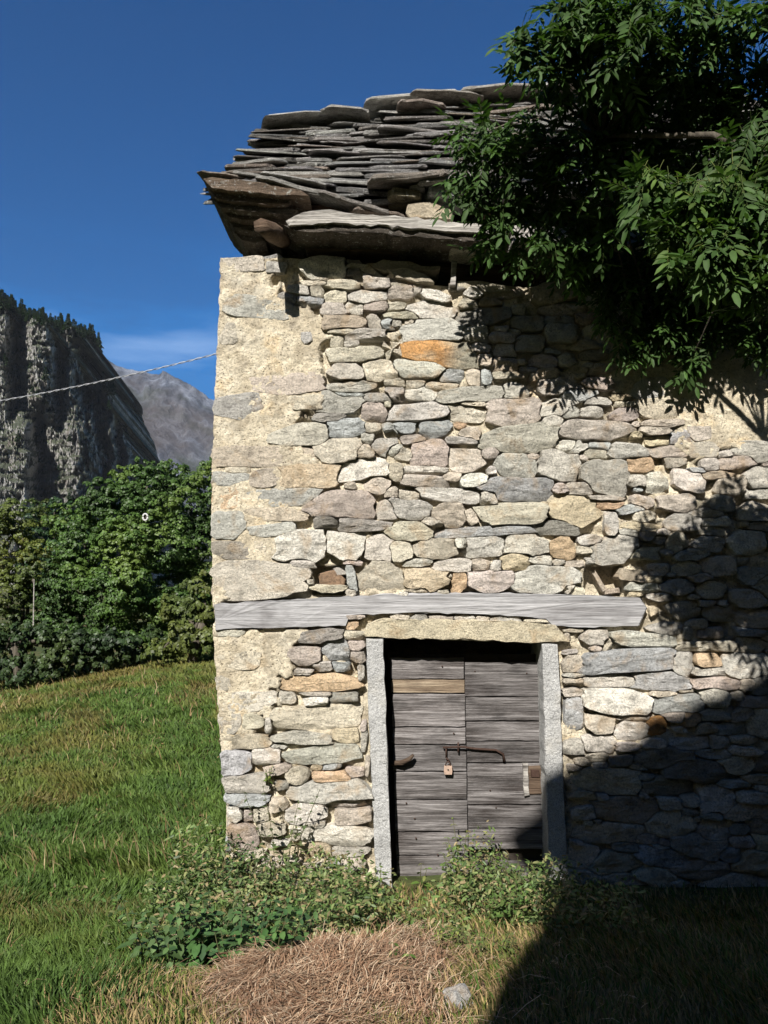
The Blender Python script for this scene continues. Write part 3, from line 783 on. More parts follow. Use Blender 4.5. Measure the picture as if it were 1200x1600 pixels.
# eave slabs: the brown corner slab, the hanging lower ones and the drooping long one
bc = (.17, .125, .09)
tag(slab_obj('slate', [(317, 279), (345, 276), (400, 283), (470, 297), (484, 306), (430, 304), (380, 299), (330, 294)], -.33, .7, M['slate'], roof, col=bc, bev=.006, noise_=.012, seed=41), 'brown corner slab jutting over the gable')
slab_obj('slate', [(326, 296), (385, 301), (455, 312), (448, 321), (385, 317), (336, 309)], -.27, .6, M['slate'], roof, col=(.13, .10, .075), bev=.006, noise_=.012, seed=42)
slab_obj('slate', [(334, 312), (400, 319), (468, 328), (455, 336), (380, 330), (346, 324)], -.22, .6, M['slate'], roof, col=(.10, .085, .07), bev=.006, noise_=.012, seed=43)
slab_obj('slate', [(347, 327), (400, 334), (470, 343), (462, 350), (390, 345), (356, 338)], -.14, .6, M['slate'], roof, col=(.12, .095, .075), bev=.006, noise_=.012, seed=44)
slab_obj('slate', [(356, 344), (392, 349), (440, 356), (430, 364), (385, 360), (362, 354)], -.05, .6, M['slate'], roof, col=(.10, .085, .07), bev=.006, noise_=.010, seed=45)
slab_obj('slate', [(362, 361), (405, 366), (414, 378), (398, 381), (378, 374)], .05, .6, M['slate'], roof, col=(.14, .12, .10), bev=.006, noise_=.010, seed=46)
for k in range(14):
    x_ = R.uniform(350, 480); px_slate(x_, 272 + (x_ - 350) * .16 + R.uniform(-8, 6), -.3 + R.uniform(0, .1), R.uniform(.2, .5), R.uniform(.3, .45), R.choice((.014, .02, .03)), R.uniform(14, 24), R.uniform(2, 9), R.uniform(-12, 12), jitcol(R.choice(SC_), .25))
px_slate(470, 292, -.34, .72, .55, .05, 12, 14, 2, (.25, .24, .22)); px_slate(545, 312, -.33, .62, .55, .045, 12, 16, 2, (.23, .21, .19)); px_slate(590, 330, -.28, .42, .5, .04, 8, 6, 2, (.2, .16, .13))
px_slate(455, 276, -.33, .5, .5, .03, 14, 10, 2, (.33, .32, .3)); px_slate(640, 272, -.38, .62, .6, .055, 14, -3, -2, (.25, .22, .19)); px_slate(720, 276, -.34, .6, .6, .05, 14, -6, 2, (.28, .27, .25))
px_slate(705, 297, -.25, .34, .3, .10, 0, 4, 0, (.44, .45, .45), 'pale grey stone wedged under the slates'); px_slate(652, 292, -.22, .12, .2, .04, 0, -5, 0, (.55, .52, .48))
px_slate(632, 300, -.25, .25, .3, .07, 0, 0, 0, (.26, .23, .15)); px_slate(800, 300, -.3, .7, .5, .06, 10, 2, 0, (.3, .29, .27)); px_slate(940, 300, -.3, .8, .5, .06, 10, -2, 3, (.3, .29, .27)); px_slate(1080, 298, -.3, .8, .5, .07, 10, 2, 0, (.28, .27, .25))
slab_obj('stone', [(634, 333), (636, 318), (672, 314), (706, 328), (708, 342), (640, 340)], -.2, .1, M['stone'], roof, col=(.50, .43, .32), seed=21)
# eave boards and rafters
slab_obj('eave_board', [(446, 343), (470, 331), (500, 327), (560, 334), (640, 338), (700, 346), (770, 353), (800, 362), (780, 367), (700, 361), (600, 353), (520, 348), (452, 352)], -.33, .12, M['eave'], roof, bev=.012, noise_=.014, seed=23)
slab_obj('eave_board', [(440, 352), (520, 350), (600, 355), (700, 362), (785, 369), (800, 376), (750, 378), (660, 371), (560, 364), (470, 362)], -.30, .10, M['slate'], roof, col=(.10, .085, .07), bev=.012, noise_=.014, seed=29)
slab_obj('eave_board', [(470, 371), (600, 371), (720, 377), (800, 379), (800, 398), (700, 396), (600, 394), (480, 392)], -.02, .16, M['oldwood'], roof, noise_=.01, seed=24)
slab_obj('eave_board', [(800, 352), (1000, 356), (1330, 360), (1330, 385), (1000, 382), (800, 378)], -.22, .12, M['eave'], roof, noise_=.012, seed=25)
px_slate(725, 386, -.16, .2, .2, .05, -8, 10, 0, (.5, .46, .38)); px_slate(775, 377, -.2, .22, .2, .035, -5, -4, 0, (.5, .47, .42))
px_slate(690, 375, -.14, .3, .2, .02, -5, 8, 0, (.5, .44, .34)); px_slate(870, 388, -.12, .3, .25, .04, -5, 4, 0, (.4, .37, .31))
mb = MB(); mb.tube([at(408, 352, -.52), at(424, 362, -.35), at(440, 372, -.1), at(452, 380, .5), at(458, 380, 1.4)], [.052, .064, .066, .066, .06], 12, rough=.35, seed=2)
child('rafter', mesh('rafter', mb.v, mb.f, M['oldwood'], True), roof)
for k, x in enumerate((.0, .75, 1.5, 2.3, 3.1, 3.9)):
    mb = MB(); p0 = roof_pt(x, .06) + Vector((0, -.02, -.2)); p1 = roof_pt(x, .98) + Vector((0, 0, -.22))
    mb.tube([p0, p0.lerp(p1, .3), p0.lerp(p1, .6), p1], [.06, .065, .06, .055], 9, rough=.3, seed=k)
    child('rafter', mesh('rafter', mb.v, mb.f, M['oldwood'], True), roof)
mb = MB(); mb.tube([(XL + .2, .28, 4.42), (1, .3, 4.40), (2.4, .28, 4.42), (4.5, .3, 4.4)], .09, 10, rough=.25); child('wall_plate', mesh('wall_plate', mb.v, mb.f, M['oldwood'], True), roof)
# rubble and broken wood on top of the wall
slab_obj('stick', [(706, 406), (715, 407), (712, 446), (703, 446)], -.08, -.04, M['eave'], barn, seed=31, noise_=.004)
for o_, c_, Y_ in (([(572, 414), (600, 406), (640, 408), (660, 416), (688, 414), (690, 420), (650, 424), (600, 424)], (.42, .37, .28), -.03),
               ([(606, 420), (640, 418), (668, 430), (680, 440), (650, 442), (620, 432)], (.50, .44, .34), -.05),
               ([(712, 438), (740, 437), (790, 446), (800, 454), (760, 457), (715, 450)], (.52, .47, .36), -.04),
               ([(545, 424), (575, 418), (600, 430), (640, 440), (636, 452), (560, 446)], (.40, .37, .30), -.01),
               ([(830, 452), (850, 440), (890, 436), (960, 440), (960, 460), (850, 466)], (.46, .42, .34), -.03),
               ([(410, 402), (436, 394), (446, 404), (440, 412), (412, 410)], (.45, .44, .42), .0)):
    slab_obj('stone', o_, Y_, .22, M['stone'], wall, col=c_, noise_=.012, seed=R.uniform(0, 50))
mb = MB()
for i in range(26):   # splintered ends of the laths
    x = R.uniform(560, 900); y = R.uniform(415, 446); Y_ = R.uniform(-.02, .2)
    p = at(x, y, Y_); d = Vector((R.uniform(-.14, .14), R.uniform(-.05, .1), R.uniform(-.03, .05))); mb.tube([p, p + d * .5 + Vector((0, 0, .01)), p + d], [.008, .008, .003], 5)
tag(child('splinters', mesh('splinters', mb.v, mb.f, M['oldwood'], True), roof), None, None, None, 'stuff')
#PART2
# ------------------------------------------------------------------ vegetation helpers
def leaflet(L_, W_, fold=.25, droop=.15):
    """one leaflet along +x, folded on its midrib: 7 vertices, 6 triangles"""
    v = [(0, 0, 0), (.5 * L_, 0, -droop * L_ * .25), (L_, 0, -droop * L_), (.28 * L_, W_ * .42, fold * W_ * .4), (.68 * L_, W_ * .38, fold * W_ * .4 - droop * L_ * .5),
         (.28 * L_, -W_ * .42, fold * W_ * .4), (.68 * L_, -W_ * .38, fold * W_ * .4 - droop * L_ * .5)]
    f = [(0, 1, 3), (3, 1, 4), (4, 1, 2), (0, 5, 1), (5, 6, 1), (6, 2, 1)]
    return np.array(v), np.array(f)

def leaf_field(P, D, Nn, S, V0, F0, C):
    """place leaf (V0,F0) at points P, along D, normal Nn, size S, colour C"""
    D = D / np.linalg.norm(D, axis=1, keepdims=True)
    B = np.cross(Nn, D); B /= np.maximum(1e-6, np.linalg.norm(B, axis=1, keepdims=True)); Nn = np.cross(D, B)
    V = P[:, None] + S[:, None, None] * (V0[None, :, 0, None] * D[:, None] + V0[None, :, 1, None] * B[:, None] + V0[None, :, 2, None] * Nn[:, None])
    n, k = len(P), len(V0)
    Fa = (F0[None] + (np.arange(n) * k)[:, None, None]).reshape(-1, F0.shape[1])
    return V.reshape(-1, 3), Fa, np.repeat(C, k, axis=0)

LV, LF = leaflet(1.0, .42)
QV = np.array([(0, 0, 0), (.5, .36, .06), (1, 0, -.08), (.5, -.36, .06)]); QF = np.array([(0, 3, 1), (3, 2, 1)])

# ------------------------------------------------------------------ ash tree reaching in from the right
def compound(seed, n=5):
    """a pinnate leaf hanging along +x"""
    r = np.random.RandomState(seed); vs = []; fs = []; cs = []
    Lr = .27; b = 0
    pts = [Vector((Lr * t, .01 * math.sin(t * 3 + seed), -.30 * Lr * t * t)) for t in np.linspace(0, 1, 6)]
    m_ = MB(); m_.tube(pts, [.0028, .0026, .0024, .002, .0016, .001], 3, cap=False)
    vs += [tuple(v) for v in m_.v]; fs += [(a, b_, c, d) for a, b_, c, d in m_.f]; cs += [(.10, .13, .04)] * len(m_.v)
    tr = []
    for f in fs: tr += [(f[0], f[1], f[2]), (f[0], f[2], f[3])]
    fs = tr
    items = [(1.0, 0)] + [(t, sgn) for t in np.linspace(.34, .90, n - 1) for sgn in (-1, 1)]
    for t, sgn in items:
        p = np.array((Lr * t, 0, -.30 * Lr * t * t)); a = sgn * (.95 + r.uniform(-.2, .2)) if sgn else r.uniform(-.2, .2)
        d = np.array((math.cos(a), math.sin(a), -.30 + r.uniform(-.2, .1))); nn = np.array((r.uniform(-.25, .25), r.uniform(-.3, .3), 1.0))
        c = np.array((.046, .086, .022)) * r.uniform(.7, 1.35)
        V, Fa, C = leaf_field(p[None], d[None], nn[None], np.array([r.uniform(.085, .115)]), leaflet(1.0, .36, .3, .12)[0], LF, c[None])
        b = len(vs); vs += [tuple(v) for v in V]; fs += [tuple(f + b) for f in Fa]; cs += [tuple(x) for x in C]
    return np.array(vs), np.array(fs), np.array(cs)
comp = [compound(k, 4 + k % 3) for k in range(6)]
compm = [mesh_np('leaf', v, f, M['leaf'], c, True) for v, f, c in comp]
ash = empty('ash_tree', (3.75, -2.3, gz(3.75, -2.3)), 'tall ash tree whose leafy boughs hang in front of the barn roof at upper right', 'tree')
TB = Vector((3.75, -2.3, 0))
mb = MB(); tp = [TB + Vector(v) for v in ((0, 0, -.2), (.02, .02, 1.0), (-.05, .0, 2.4), (-.18, .1, 3.9), (-.25, .2, 5.4), (-.5, .1, 7.0), (-.8, .2, 8.2))]
mb.tube(tp, [.22, .17, .15, .13, .10, .07, .03], 12, rough=.2)
child('trunk', mesh('trunk', mb.v, mb.f, M['post'], True), ash)
# px, py, Y, radius in px, number of leaves
CL = [(835, 85, -1.5, 48, 14), (815, 60, -1.5, 30, 5), (880, 60, -1.5, 60, 24), (905, 10, -1.5, 60, 22), (960, 60, -1.5, 80, 40), (1020, 20, -1.5, 80, 40), (1060, 90, -1.3, 70, 34),
      (1100, 30, -1.5, 60, 20), (880, 120, -1.2, 55, 20), (950, 140, -1.1, 60, 24), (1215, 20, -1.6, 60, 26), (1200, 150, -1.2, 60, 30), (1140, 120, -1.2, 60, 30), (1130, 60, -1.3, 50, 22), (1020, 120, -.9, 70, 34), (930, 180, -.8, 60, 26), (1100, 160, -.8, 60, 30), (950, 20, -1.2, 70, 30),
      (740, 215, -.95, 45, 14), (775, 265, -.85, 60, 26), (735, 290, -.85, 40, 11), (820, 215, -.95, 60, 26), (845, 290, -.8, 65, 32), (795, 330, -.75, 55, 22), (775, 375, -.65, 32, 9),
      (850, 370, -.7, 55, 24), (905, 240, -.95, 70, 32), (920, 330, -.75, 70, 32), (990, 200, -1.0, 80, 36), (1000, 300, -.8, 80, 40), (1080, 200, -1.0, 80, 36), (1080, 300, -.75, 80, 40),
      (1160, 230, -1.0, 70, 34), (1190, 330, -2.0, 60, 30), (1150, 370, -2.05, 60, 30), (1180, 300, -.8, 80, 30), (900, 410, -.5, 40, 12),
      (1010, 290, -2.0, 38, 16), (1070, 320, -2.0, 50, 24), (1130, 310, -2.05, 50, 24), (1100, 390, -2.1, 50, 24), (1050, 370, -2.0, 34, 12), (1170, 430, -2.0, 50, 24),
      (925, 405, -.42, 45, 18), (985, 430, -.36, 60, 26), (1050, 400, -.42, 70, 30), (1110, 430, -.32, 75, 36), (1180, 420, -.32, 70, 32), (960, 475, -.26, 46, 18), (1020, 495, -.24, 55, 26),
      (1085, 505, -.22, 58, 30), (1150, 495, -.22, 58, 28), (1200, 505, -.24, 46, 16), (1000, 535, -.2, 32, 10), (1080, 562, -.18, 26, 9), (1185, 538, -.2, 34, 11), (1165, 240, -1.95, 50, 22), (1200, 330, -.5, 60, 26),
      (1250, 330, -2.0, 80, 40), (1260, 440, -2.0, 80, 40), (1330, 400, -1.8, 90, 30), (1300, 200, -1.2, 90, 30), (1240, 250, -2.0, 60, 24)]
WC = [((xw - .32 * -Y, Y, zw + .12 + .85 * -Y), r_ * .9, n) for xw, zw, Y, r_, n in ((1.5, 4.35, -2.4, .36, 34), (2.0, 4.5, -2.6, .36, 34), (1.25, 4.9, -2.3, .36, 34), (1.9, 5.1, -2.8, .42, 40), (2.5, 4.6, -2.5, .4, 34),
      (2.6, 5.2, -3.0, .45, 36), (1.6, 5.6, -2.6, .45, 50), (2.3, 5.8, -2.4, .5, 50), (1.3, 5.2, -2.9, .4, 40), (2.0, 5.4, -2.2, .4, 40), (1.7, 6.3, -2.4, .5, 50), (1.1, 6.2, -2.7, .35, 30), (1.0, 5.5, -2.5, .35, 24), (3.2, 5.0, -2.4, .6, 40), (3.4, 6.0, -2.6, .7, 44), (4.2, 4.2, -2.2, .7, 44), (4.6, 3.2, -2.2, .7, 36))]
clumps = []
for px, py, Y, rp, n in CL:
    c = at(px, py, Y); clumps.append((c, rp * (Y - CY) / F * 1.0, int(n * 1.9), True))
for p, r_, n in WC: clumps.append((Vector(p), r_, n, False))
leaves = []
for c, r_, n, vis in clumps:
    for _ in range(n):
        d = Vector(NR.normal(0, 1, 3)); d.normalize(); d *= r_ * NR.uniform(.1, 1) ** .6; d.y *= .45 if c.y > -.45 else 1
        p = c + d
        out = Vector((d.x + NR.uniform(-.25, .25) - .12, d.y + NR.uniform(-.35, .15), -.15 + d.z * .9 + NR.uniform(-.4, .35))).normalized()
        p.y = min(p.y, -.14) if vis else p.y
        leaves.append((p - out * .12, out, R.uniform(.55, .95), vis))
# limbs from the trunk to the clumps
hubs = [(Vector((2.3, -1.5, 4.3)), .045, 3.6), (Vector((2.4, -2.0, 3.7)), .045, 3.2), (Vector((2.5, -2.0, 5.4)), .05, 4.6), (Vector((3.0, -2.2, 6.3)), .05, 5.3), (Vector((1.35, -1.05, 4.75)), .02, 0), (Vector((1.35, -1.7, 6.2)), .016, 0), (Vector((1.9, -1.75, 3.55)), .02, 1)]
for i, (h, r_, z0) in enumerate(hubs):
    b = TB + Vector((-.2, .12, z0 - .5)) if i < 4 else hubs[{4: 0, 5: 2, 6: 1}[i]][0]; mb = MB(); mb.tube([b, b.lerp(h, .4) + Vector((0, 0, .12)), h], [r_ * 1.3, r_, r_ * .6], 8, rough=.2)
    child('branch', mesh('branch', mb.v, mb.f, M['post'], True), ash)
for c, r_, n, vis in clumps:
    h = min(hubs, key=lambda q: (q[0] - c).length)[0]; m1 = h.lerp(c, .5) + Vector((R.uniform(-.1, .1), R.uniform(-.15, .15), R.uniform(0, .22)))
    mb = MB(); mb.tube([h, m1, c, c + (c - m1).normalized() * r_ * .7 + Vector((0, 0, -.04))], [.010, .008, .004, .0015], 5)
    child('branch', mesh('branch', mb.v, mb.f, M['post'], True), ash)
def basis(out):
    up = Vector((R.uniform(-.5, .5), R.uniform(-.9, .2), 1)).normalized(); y = up.cross(out).normalized(); z_ = out.cross(y); return Matrix((out, y, z_)).transposed()
def inframe(p):
    d = p - Vector((CX, CY, CZ)); f = d.y * cp + d.z * sp; u = -d.y * sp + d.z * cp
    x, y = 600 + F * d.x / f, 800 - F * u / f; return 0 < x < 1200 and 0 < y < 1600
vis_l = [l for l in leaves if inframe(l[0])]; vis_l.sort(key=lambda l: (l[0] - Vector((CX, CY, CZ))).length)
first = set(id(l) for l in vis_l[:299])
for l in vis_l[:299]:
    p, out, s_, _ = l; o = bpy.data.objects.new('leaf', compm[R.randrange(6)]); COL.objects.link(o); o.parent = ash
    o.location = p - ash.location; o.rotation_euler = basis(out).to_euler(); o.scale = (s_,) * 3
LVs, LFs, LCs, b = [], [], [], 0
for l in leaves:
    if id(l) in first: continue
    p, out, s_, _ = l; v, f, c = comp[R.randrange(6)]; Bm = np.array(basis(out)) * s_
    LVs.append(v @ Bm.T + np.array(p)); LFs.append(f + b); b += len(v); LCs.append(c * R.choice((.75, .9, 1, 1, 1.15, 1.4)))
tag(child('foliage', mesh_np('foliage', np.concatenate(LVs), np.concatenate(LFs), M['leaf'], np.concatenate(LCs), True), ash), None, None, None, 'stuff')
# mature ones need a slightly rounder look: done in the leaf material

# ------------------------------------------------------------------ neighbouring house behind the viewpoint (throws the big shadow)
NX, NY = 1.24 - .32 * 8.5, -8.5
nb = empty('stone_house', (2.0, -11.5, 0), 'tall grey stone house with gable roof standing behind the viewpoint', 'house')
EZ = .34 + 8.5 * .85
mb = MB(); x0, x1, y0, y1 = NX + .0, NX + 9.0, -15.0, NY; xm = (x0 + x1) / 2; zr_ = EZ + 4.5 * .50
mb.add([(x0, y0, -.5), (x1, y0, -.5), (x1, y1, -.5), (x0, y1, -.5), (x0, y0, EZ - .25), (x1, y0, EZ - .25), (x1, y1, EZ - .25), (x0, y1, EZ - .25), (xm, y0, zr_ - .25), (xm, y1, zr_ - .25)],
       [(0, 1, 2, 3), (0, 3, 7, 4), (1, 5, 6, 2), (0, 4, 8, 5, 1), (3, 2, 6, 9, 7)])
child('wall', mesh('wall', mb.v, mb.f, M['plaster_far'], False), nb)
mb = MB()
for sg, xe in ((-1, x0 - .06), (1, x1 + .3)):
    ze = zr_ - abs(xe - xm) * .50
    mb.add([(xe, y0 - .3, ze), (xm, y0 - .3, zr_), (xm, y1 + .12, zr_), (xe, y1 + .12, ze), (xe, y0 - .3, ze - .12), (xm, y0 - .3, zr_ - .12), (xm, y1 + .12, zr_ - .12), (xe, y1 + .12, ze - .12)],
           [(0, 1, 2, 3), (4, 7, 6, 5), (0, 4, 5, 1), (1, 5, 6, 2), (2, 6, 7, 3), (3, 7, 4, 0)])
child('roof', mesh('roof', mb.v, mb.f, M['slate'], False, np.tile((.25, .24, .23), (16, 1))), nb)
for k in range(40):
    t_ = k / 39; X_ = x0 - .12 + (xm - x0) * t_; Z_ = zr_ - abs(X_ - xm) * .50 + R.uniform(-.14, .0)
    me = slate_mesh(R.uniform(.3, .6), R.uniform(.4, .6), R.uniform(.05, .12), 300 + k, (.25, .24, .23)); o = child('slate', me, nb, (X_, y1 - .2, Z_)); rot_obj(o, 0, rad(-26 + R.uniform(-5, 5)), rad(R.uniform(-8, 8)))
mb = MB(); mb.box((4.5, NY + .01, -.5), (8.0, -1.9, 5.6)); child('sky_block_wing', mesh('sky_block_wing', mb.v, mb.f, M['plaster_far'], False), nb)  # unseen wing added to keep sky light off the shaded wall
for wx, wz in ((NX + 1.6, 1.2), (NX + 4.6, 1.2), (NX + 1.6, 4.2), (NX + 4.6, 4.2)):
    mb = MB(); mb.box((wx, NY - .05, wz), (wx + .8, NY + .03, wz + 1.1)); wn = child('window', mesh('window', mb.v, mb.f, M['dark'], False), nb)

# unseen wooded slope added behind the viewpoint to cut sky light
vs = []; m_ = 40
for i_ in range(m_ + 1):
    a = rad(150 + 240 * i_ / m_)
    for j in range(14):
        rr = 70 + j * 45; h_ = (rr - 70) * .68 + (12 * mn.noise(Vector((math.cos(a) * 4, math.sin(a) * 4, j * .4))) if j else -3)
        vs.append((rr * math.cos(a), rr * math.sin(a) - 10, h_))
fs = [(i_ * 14 + j, i_ * 14 + j + 1, (i_ + 1) * 14 + j + 1, (i_ + 1) * 14 + j) for i_ in range(m_) for j in range(13)]
M['occl_forest'] = simple('occluder_forest', (.035, .05, .018), .95, 0, .5, .05, 2.0)
tag(link('occluder', mesh('occluder', vs, fs, M['occl_forest'], True)), 'wooded hillside slope added behind the viewpoint to cut sky light', None, None, 'structure')

# ------------------------------------------------------------------ meadow grass, ground cover
def grass(n, rng, seed, hgt, colf, keep, wmul=1.0, name='grass'):
    r = np.random.RandomState(seed)
    th = r.uniform(rng[0], rng[1], n); d = np.exp(r.uniform(math.log(rng[2]), math.log(rng[3]), n))
    x = d * np.sin(th); y = CY + d * np.cos(th)
    k = keep(x, y, r); x, y, d = x[k], y[k], d[k]; n = len(x)
    z = np.array([gz(a, b) for a, b in zip(x, y)]) - .005
    # tufts: lean and height vary slowly
    tf = np.array([mn.noise(Vector((a * 1.3, b * 1.3, 1))) for a, b in zip(x, y)]); t2 = np.array([mn.noise(Vector((a * 3.1, b * 3.1, 5))) for a, b in zip(x, y)])
    h = hgt * (1 + .5 * tf + .7 * t2).clip(.35, 2.2) * r.uniform(.5, 1.4, n) * (1 + .02 * d)
    wd = (.0013 + .0009 * d) * r.uniform(.7, 1.3, n) * wmul
    a = r.uniform(0, 2 * math.pi, n) ; la = 2.2 + tf * 3 + r.normal(0, .9, n); ln = h * r.uniform(.2, 1.1, n)
    bx, by = np.cos(a) * wd, np.sin(a) * wd; lx, ly = np.cos(la) * ln, np.sin(la) * ln
    V = np.zeros((n, 5, 3))
    V[:, 0] = np.stack([x - bx, y - by, z], 1); V[:, 1] = np.stack([x + bx, y + by, z], 1)
    V[:, 2] = np.stack([x - bx * .7 + lx * .35, y - by * .7 + ly * .35, z + h * .6], 1); V[:, 3] = np.stack([x + bx * .7 + lx * .35, y + by * .7 + ly * .35, z + h * .6], 1)
    V[:, 4] = np.stack([x + lx, y + ly, z + h * .95], 1)
    Fq = np.array([(0, 1, 3), (0, 3, 2), (2, 3, 4)])[None] + (np.arange(n) * 5)[:, None, None]
    C = colf(x, y, r, n)
    C = np.repeat(C, 5, axis=0)
    return tag(link(name, mesh_np(name, V.reshape(-1, 3), Fq.reshape(-1, 3), M['grass'] if name != 'dry_grass' else M['straw'], C)), None, None, None, 'stuff')
def meadow_col(x, y, r, n):
    a = np.array([mn.noise(Vector((p * .42, q * .30, 3))) + .6 * mn.noise(Vector((p * 1.1, q * 1.1, 9))) + .35 * mn.noise(Vector((p * 3, q * 3, 19))) for p, q in zip(x, y)])
    far = np.clip((y - 3) / 9, 0, 1)
    G = np.array((.080, .128, .026)); D = np.array((.045, .088, .019)); Y_ = np.array((.145, .125, .034)); B = np.array((.15, .095, .040))
    t = (a * .8 + .34 * far - .10).clip(-1, 1)
    c = np.where((t < 0)[:, None], G + (D - G) * (-t * 1.6).clip(0, 1)[:, None], G + (Y_ - G) * (t * 1.7).clip(0, 1)[:, None])
    br = (np.array([mn.noise(Vector((p * .8 + 5, q * .8, 31))) for p, q in zip(x, y)]) + .34 * far * (x < -4) - .14 + r.normal(0, .16, n) > .30)
    c = np.where(br[:, None], c * .5 + B * .5, c)
    return c * r.uniform(.6, 1.45, n)[:, None]
def keep_meadow(x, y, r):
    inb = (x > XL - .04) & (y > -.05) & (y < YB)
    front = np.clip((x + 1.15 - .15 * y) / .5 + r.normal(0, .25, len(x)), 0, 1)   # thins out towards the trodden forecourt
    return ~inb & (r.uniform(0, 1, len(x)) > front * (y < 0.2)) & (y < 19)
tag(grass(340000, (rad(-44), rad(8), 2.2, 27), 3, .062, meadow_col, keep_meadow), 'long green and rusty meadow grass left of the barn')
def fore_col(x, y, r, n):
    k = r.uniform(0, 1, n)[:, None]; c = np.where(k < .55, np.array((.26, .19, .09)), np.where(k < .8, np.array((.12, .14, .03)), np.array((.06, .11, .02))))
    return c * r.uniform(.5, 1.3, n)[:, None]
def keep_fore(x, y, r):
    return (x > -1.3) & (x < 3.2) & (y < -.08) & (y > -3.6) & (r.uniform(0, 1, len(x)) > .25)
tag(grass(70000, (rad(-22), rad(34), 2.2, 6.2), 5, .048, fore_col, keep_fore, .8, 'dry_grass'), 'dry and green grass on the ground before the door')

def scatter_leaves(name, n, box, seed, size, cols, hmax, label, dens=None):
    r = np.random.RandomState(seed); x = r.uniform(box[0], box[1], n); y = r.uniform(box[2], box[3], n)
    q = np.array([mn.noise(Vector((a * 2.2, b * 2.2, seed))) for a, b in zip(x, y)])
    hh = np.array([1.0 if dens is None else dens(a, b) for a, b in zip(x, y)])
    k = (q + r.uniform(-.3, .3, n) + hh - .9) > 0; x, y, q, hh = x[k], y[k], q[k], hh[k]; n = len(x)
    z = np.array([gz(a, b) for a, b in zip(x, y)]) + r.uniform(0, 1, n) ** 1.3 * hmax * (.4 + (q + .3).clip(0, 1) * 1.3) * hh.clip(.3, 1.4)
    P = np.stack([x, y, z], 1); D = np.stack([r.normal(0, 1, n), r.normal(0, 1, n) - .3, r.normal(-.1, .5, n)], 1)
    Nn = np.stack([r.normal(0, .5, n), r.normal(-.3, .5, n), np.ones(n)], 1)
    C = np.array(cols)[r.randint(0, len(cols), n)] * r.uniform(.6, 1.4, n)[:, None]
    V, Fa, Cc = leaf_field(P, D, Nn, r.uniform(.6, 1.3, n) * size, LV, LF, C)
    return tag(link(name, mesh_np(name, V, Fa, M['weed'], Cc)), label, None, None, 'stuff')
GC = [(.08, .13, .035), (.11, .165, .05), (.15, .19, .07), (.06, .10, .035), (.19, .20, .08), (.24, .19, .10)]
scatter_leaves('ground_cover', 30000, (-1.42, 1.4, -2.0, -.05), 4, .040, GC, .30, 'low tangled weeds along the foot of the wall',
               lambda x, y: 1.0 * smooth(-2.3, -1.0, y) * (1.0 if x < -.1 else .88) * (1.0 if x > -1.5 else .6))

MC = [(.05, .10, .02), (.08, .13, .03), (.11, .13, .035), (.16, .12, .05)]
scatter_leaves('meadow_herbs', 30000, (-5.5, -1.3, -3.4, 6), 14, .034, MC, .09, 'small broad leaved herbs among the meadow grass', lambda x, y: .62)
def stalk_col(x, y, r, n): return np.array([(.26, .19, .09), (.19, .12, .06), (.30, .24, .13)])[r.randint(0, 3, n)] * r.uniform(.6, 1.2, n)[:, None]
def keep_stalk(x, y, r):
    q = np.array([mn.noise(Vector((a * .6, b * .6, 41))) for a, b in zip(x, y)])
    return keep_meadow(x, y, r) & (q + .25 * ((y > 7) & (x < -3)) > .12 + r.uniform(-.1, .2, len(x))) & (x < -1.5)
tag(grass(7000, (rad(-44), rad(0), 2.4, 24), 23, .13, stalk_col, keep_stalk, .6, 'dry_grass'), 'thin dry brown stalks standing in the meadow')
# ------------------------------------------------------------------ single weeds
def plant(name, label, px, py, depth, h, nst, spread, lsize, cols, seed, lean=(0, 0), base_z=None, wid=.55, mat='weed', group=None, gapf=1.0):
    r = np.random.RandomState(seed); b = at(px, py, depth); z0 = gz(b.x, b.y) if base_z is None else base_z
    t = empty(name, (b.x, b.y, z0), label, 'plant', group); sm = MB(); P, D, Nn, S, C = [], [], [], [], []
    for s_ in range(nst):
        a = r.uniform(0, 2 * math.pi); o_ = spread * math.sqrt(r.uniform(0, 1)); hh = h * r.uniform(.55, 1.1)
        p0 = Vector((b.x + o_ * math.cos(a), b.y + o_ * math.sin(a) * .7, z0 - .03)); p0.z = (gz(p0.x, p0.y) if base_z is None else z0) - .02
        le = Vector((math.cos(a) * .3 * spread / max(.05, spread) * hh + lean[0] * hh, math.sin(a) * .2 * hh + lean[1] * hh, 0)); p1 = p0 + Vector((0, 0, hh * .55)) + le * .35; p2 = p0 + Vector((0, 0, hh)) + le
        sm.tube([p0, p1, p2], [.0035, .003, .0015], 4)
        m_ = max(3, int(hh / (.03 * gapf)))
        for k in range(m_):
            u = (k + 1) / m_; p = p0.lerp(p1, u * 2) if u < .5 else p1.lerp(p2, u * 2 - 1); az = k * 1.57 + r.uniform(-.4, .4)
            for sg in (0, math.pi):
                if r.uniform() < .12: continue
                d = (math.cos(az + sg), math.sin(az + sg), r.uniform(-.5, .25))
                P.append(p); D.append(d); Nn.append((r.uniform(-.3, .3), r.uniform(-.4, .2), 1)); S.append(lsize * r.uniform(.7, 1.2) * (1.15 - .65 * u)); C.append(np.array(cols[r.randint(len(cols))]) * r.uniform(.7, 1.3))
    V, Fa, Cc = leaf_field(np.array([tuple(p) for p in P]), np.array(D), np.array(Nn), np.array(S), leaflet(1.0, wid, .2, .2)[0], LF, np.array(C))
    child('stem', mesh('stem', sm.v, sm.f, M['weedstem'], True), t)
    tag(child('foliage', mesh_np('foliage', V, Fa, M[mat], Cc, True), t), None, None, None, 'stuff')
    return t
M['weedstem'] = simple('weed_stem', (.07, .07, .03), .7)
NG = [(.055, .12, .035), (.08, .15, .045), (.045, .095, .035)]; YG = [(.12, .17, .035), (.09, .15, .03), (.17, .19, .05)]
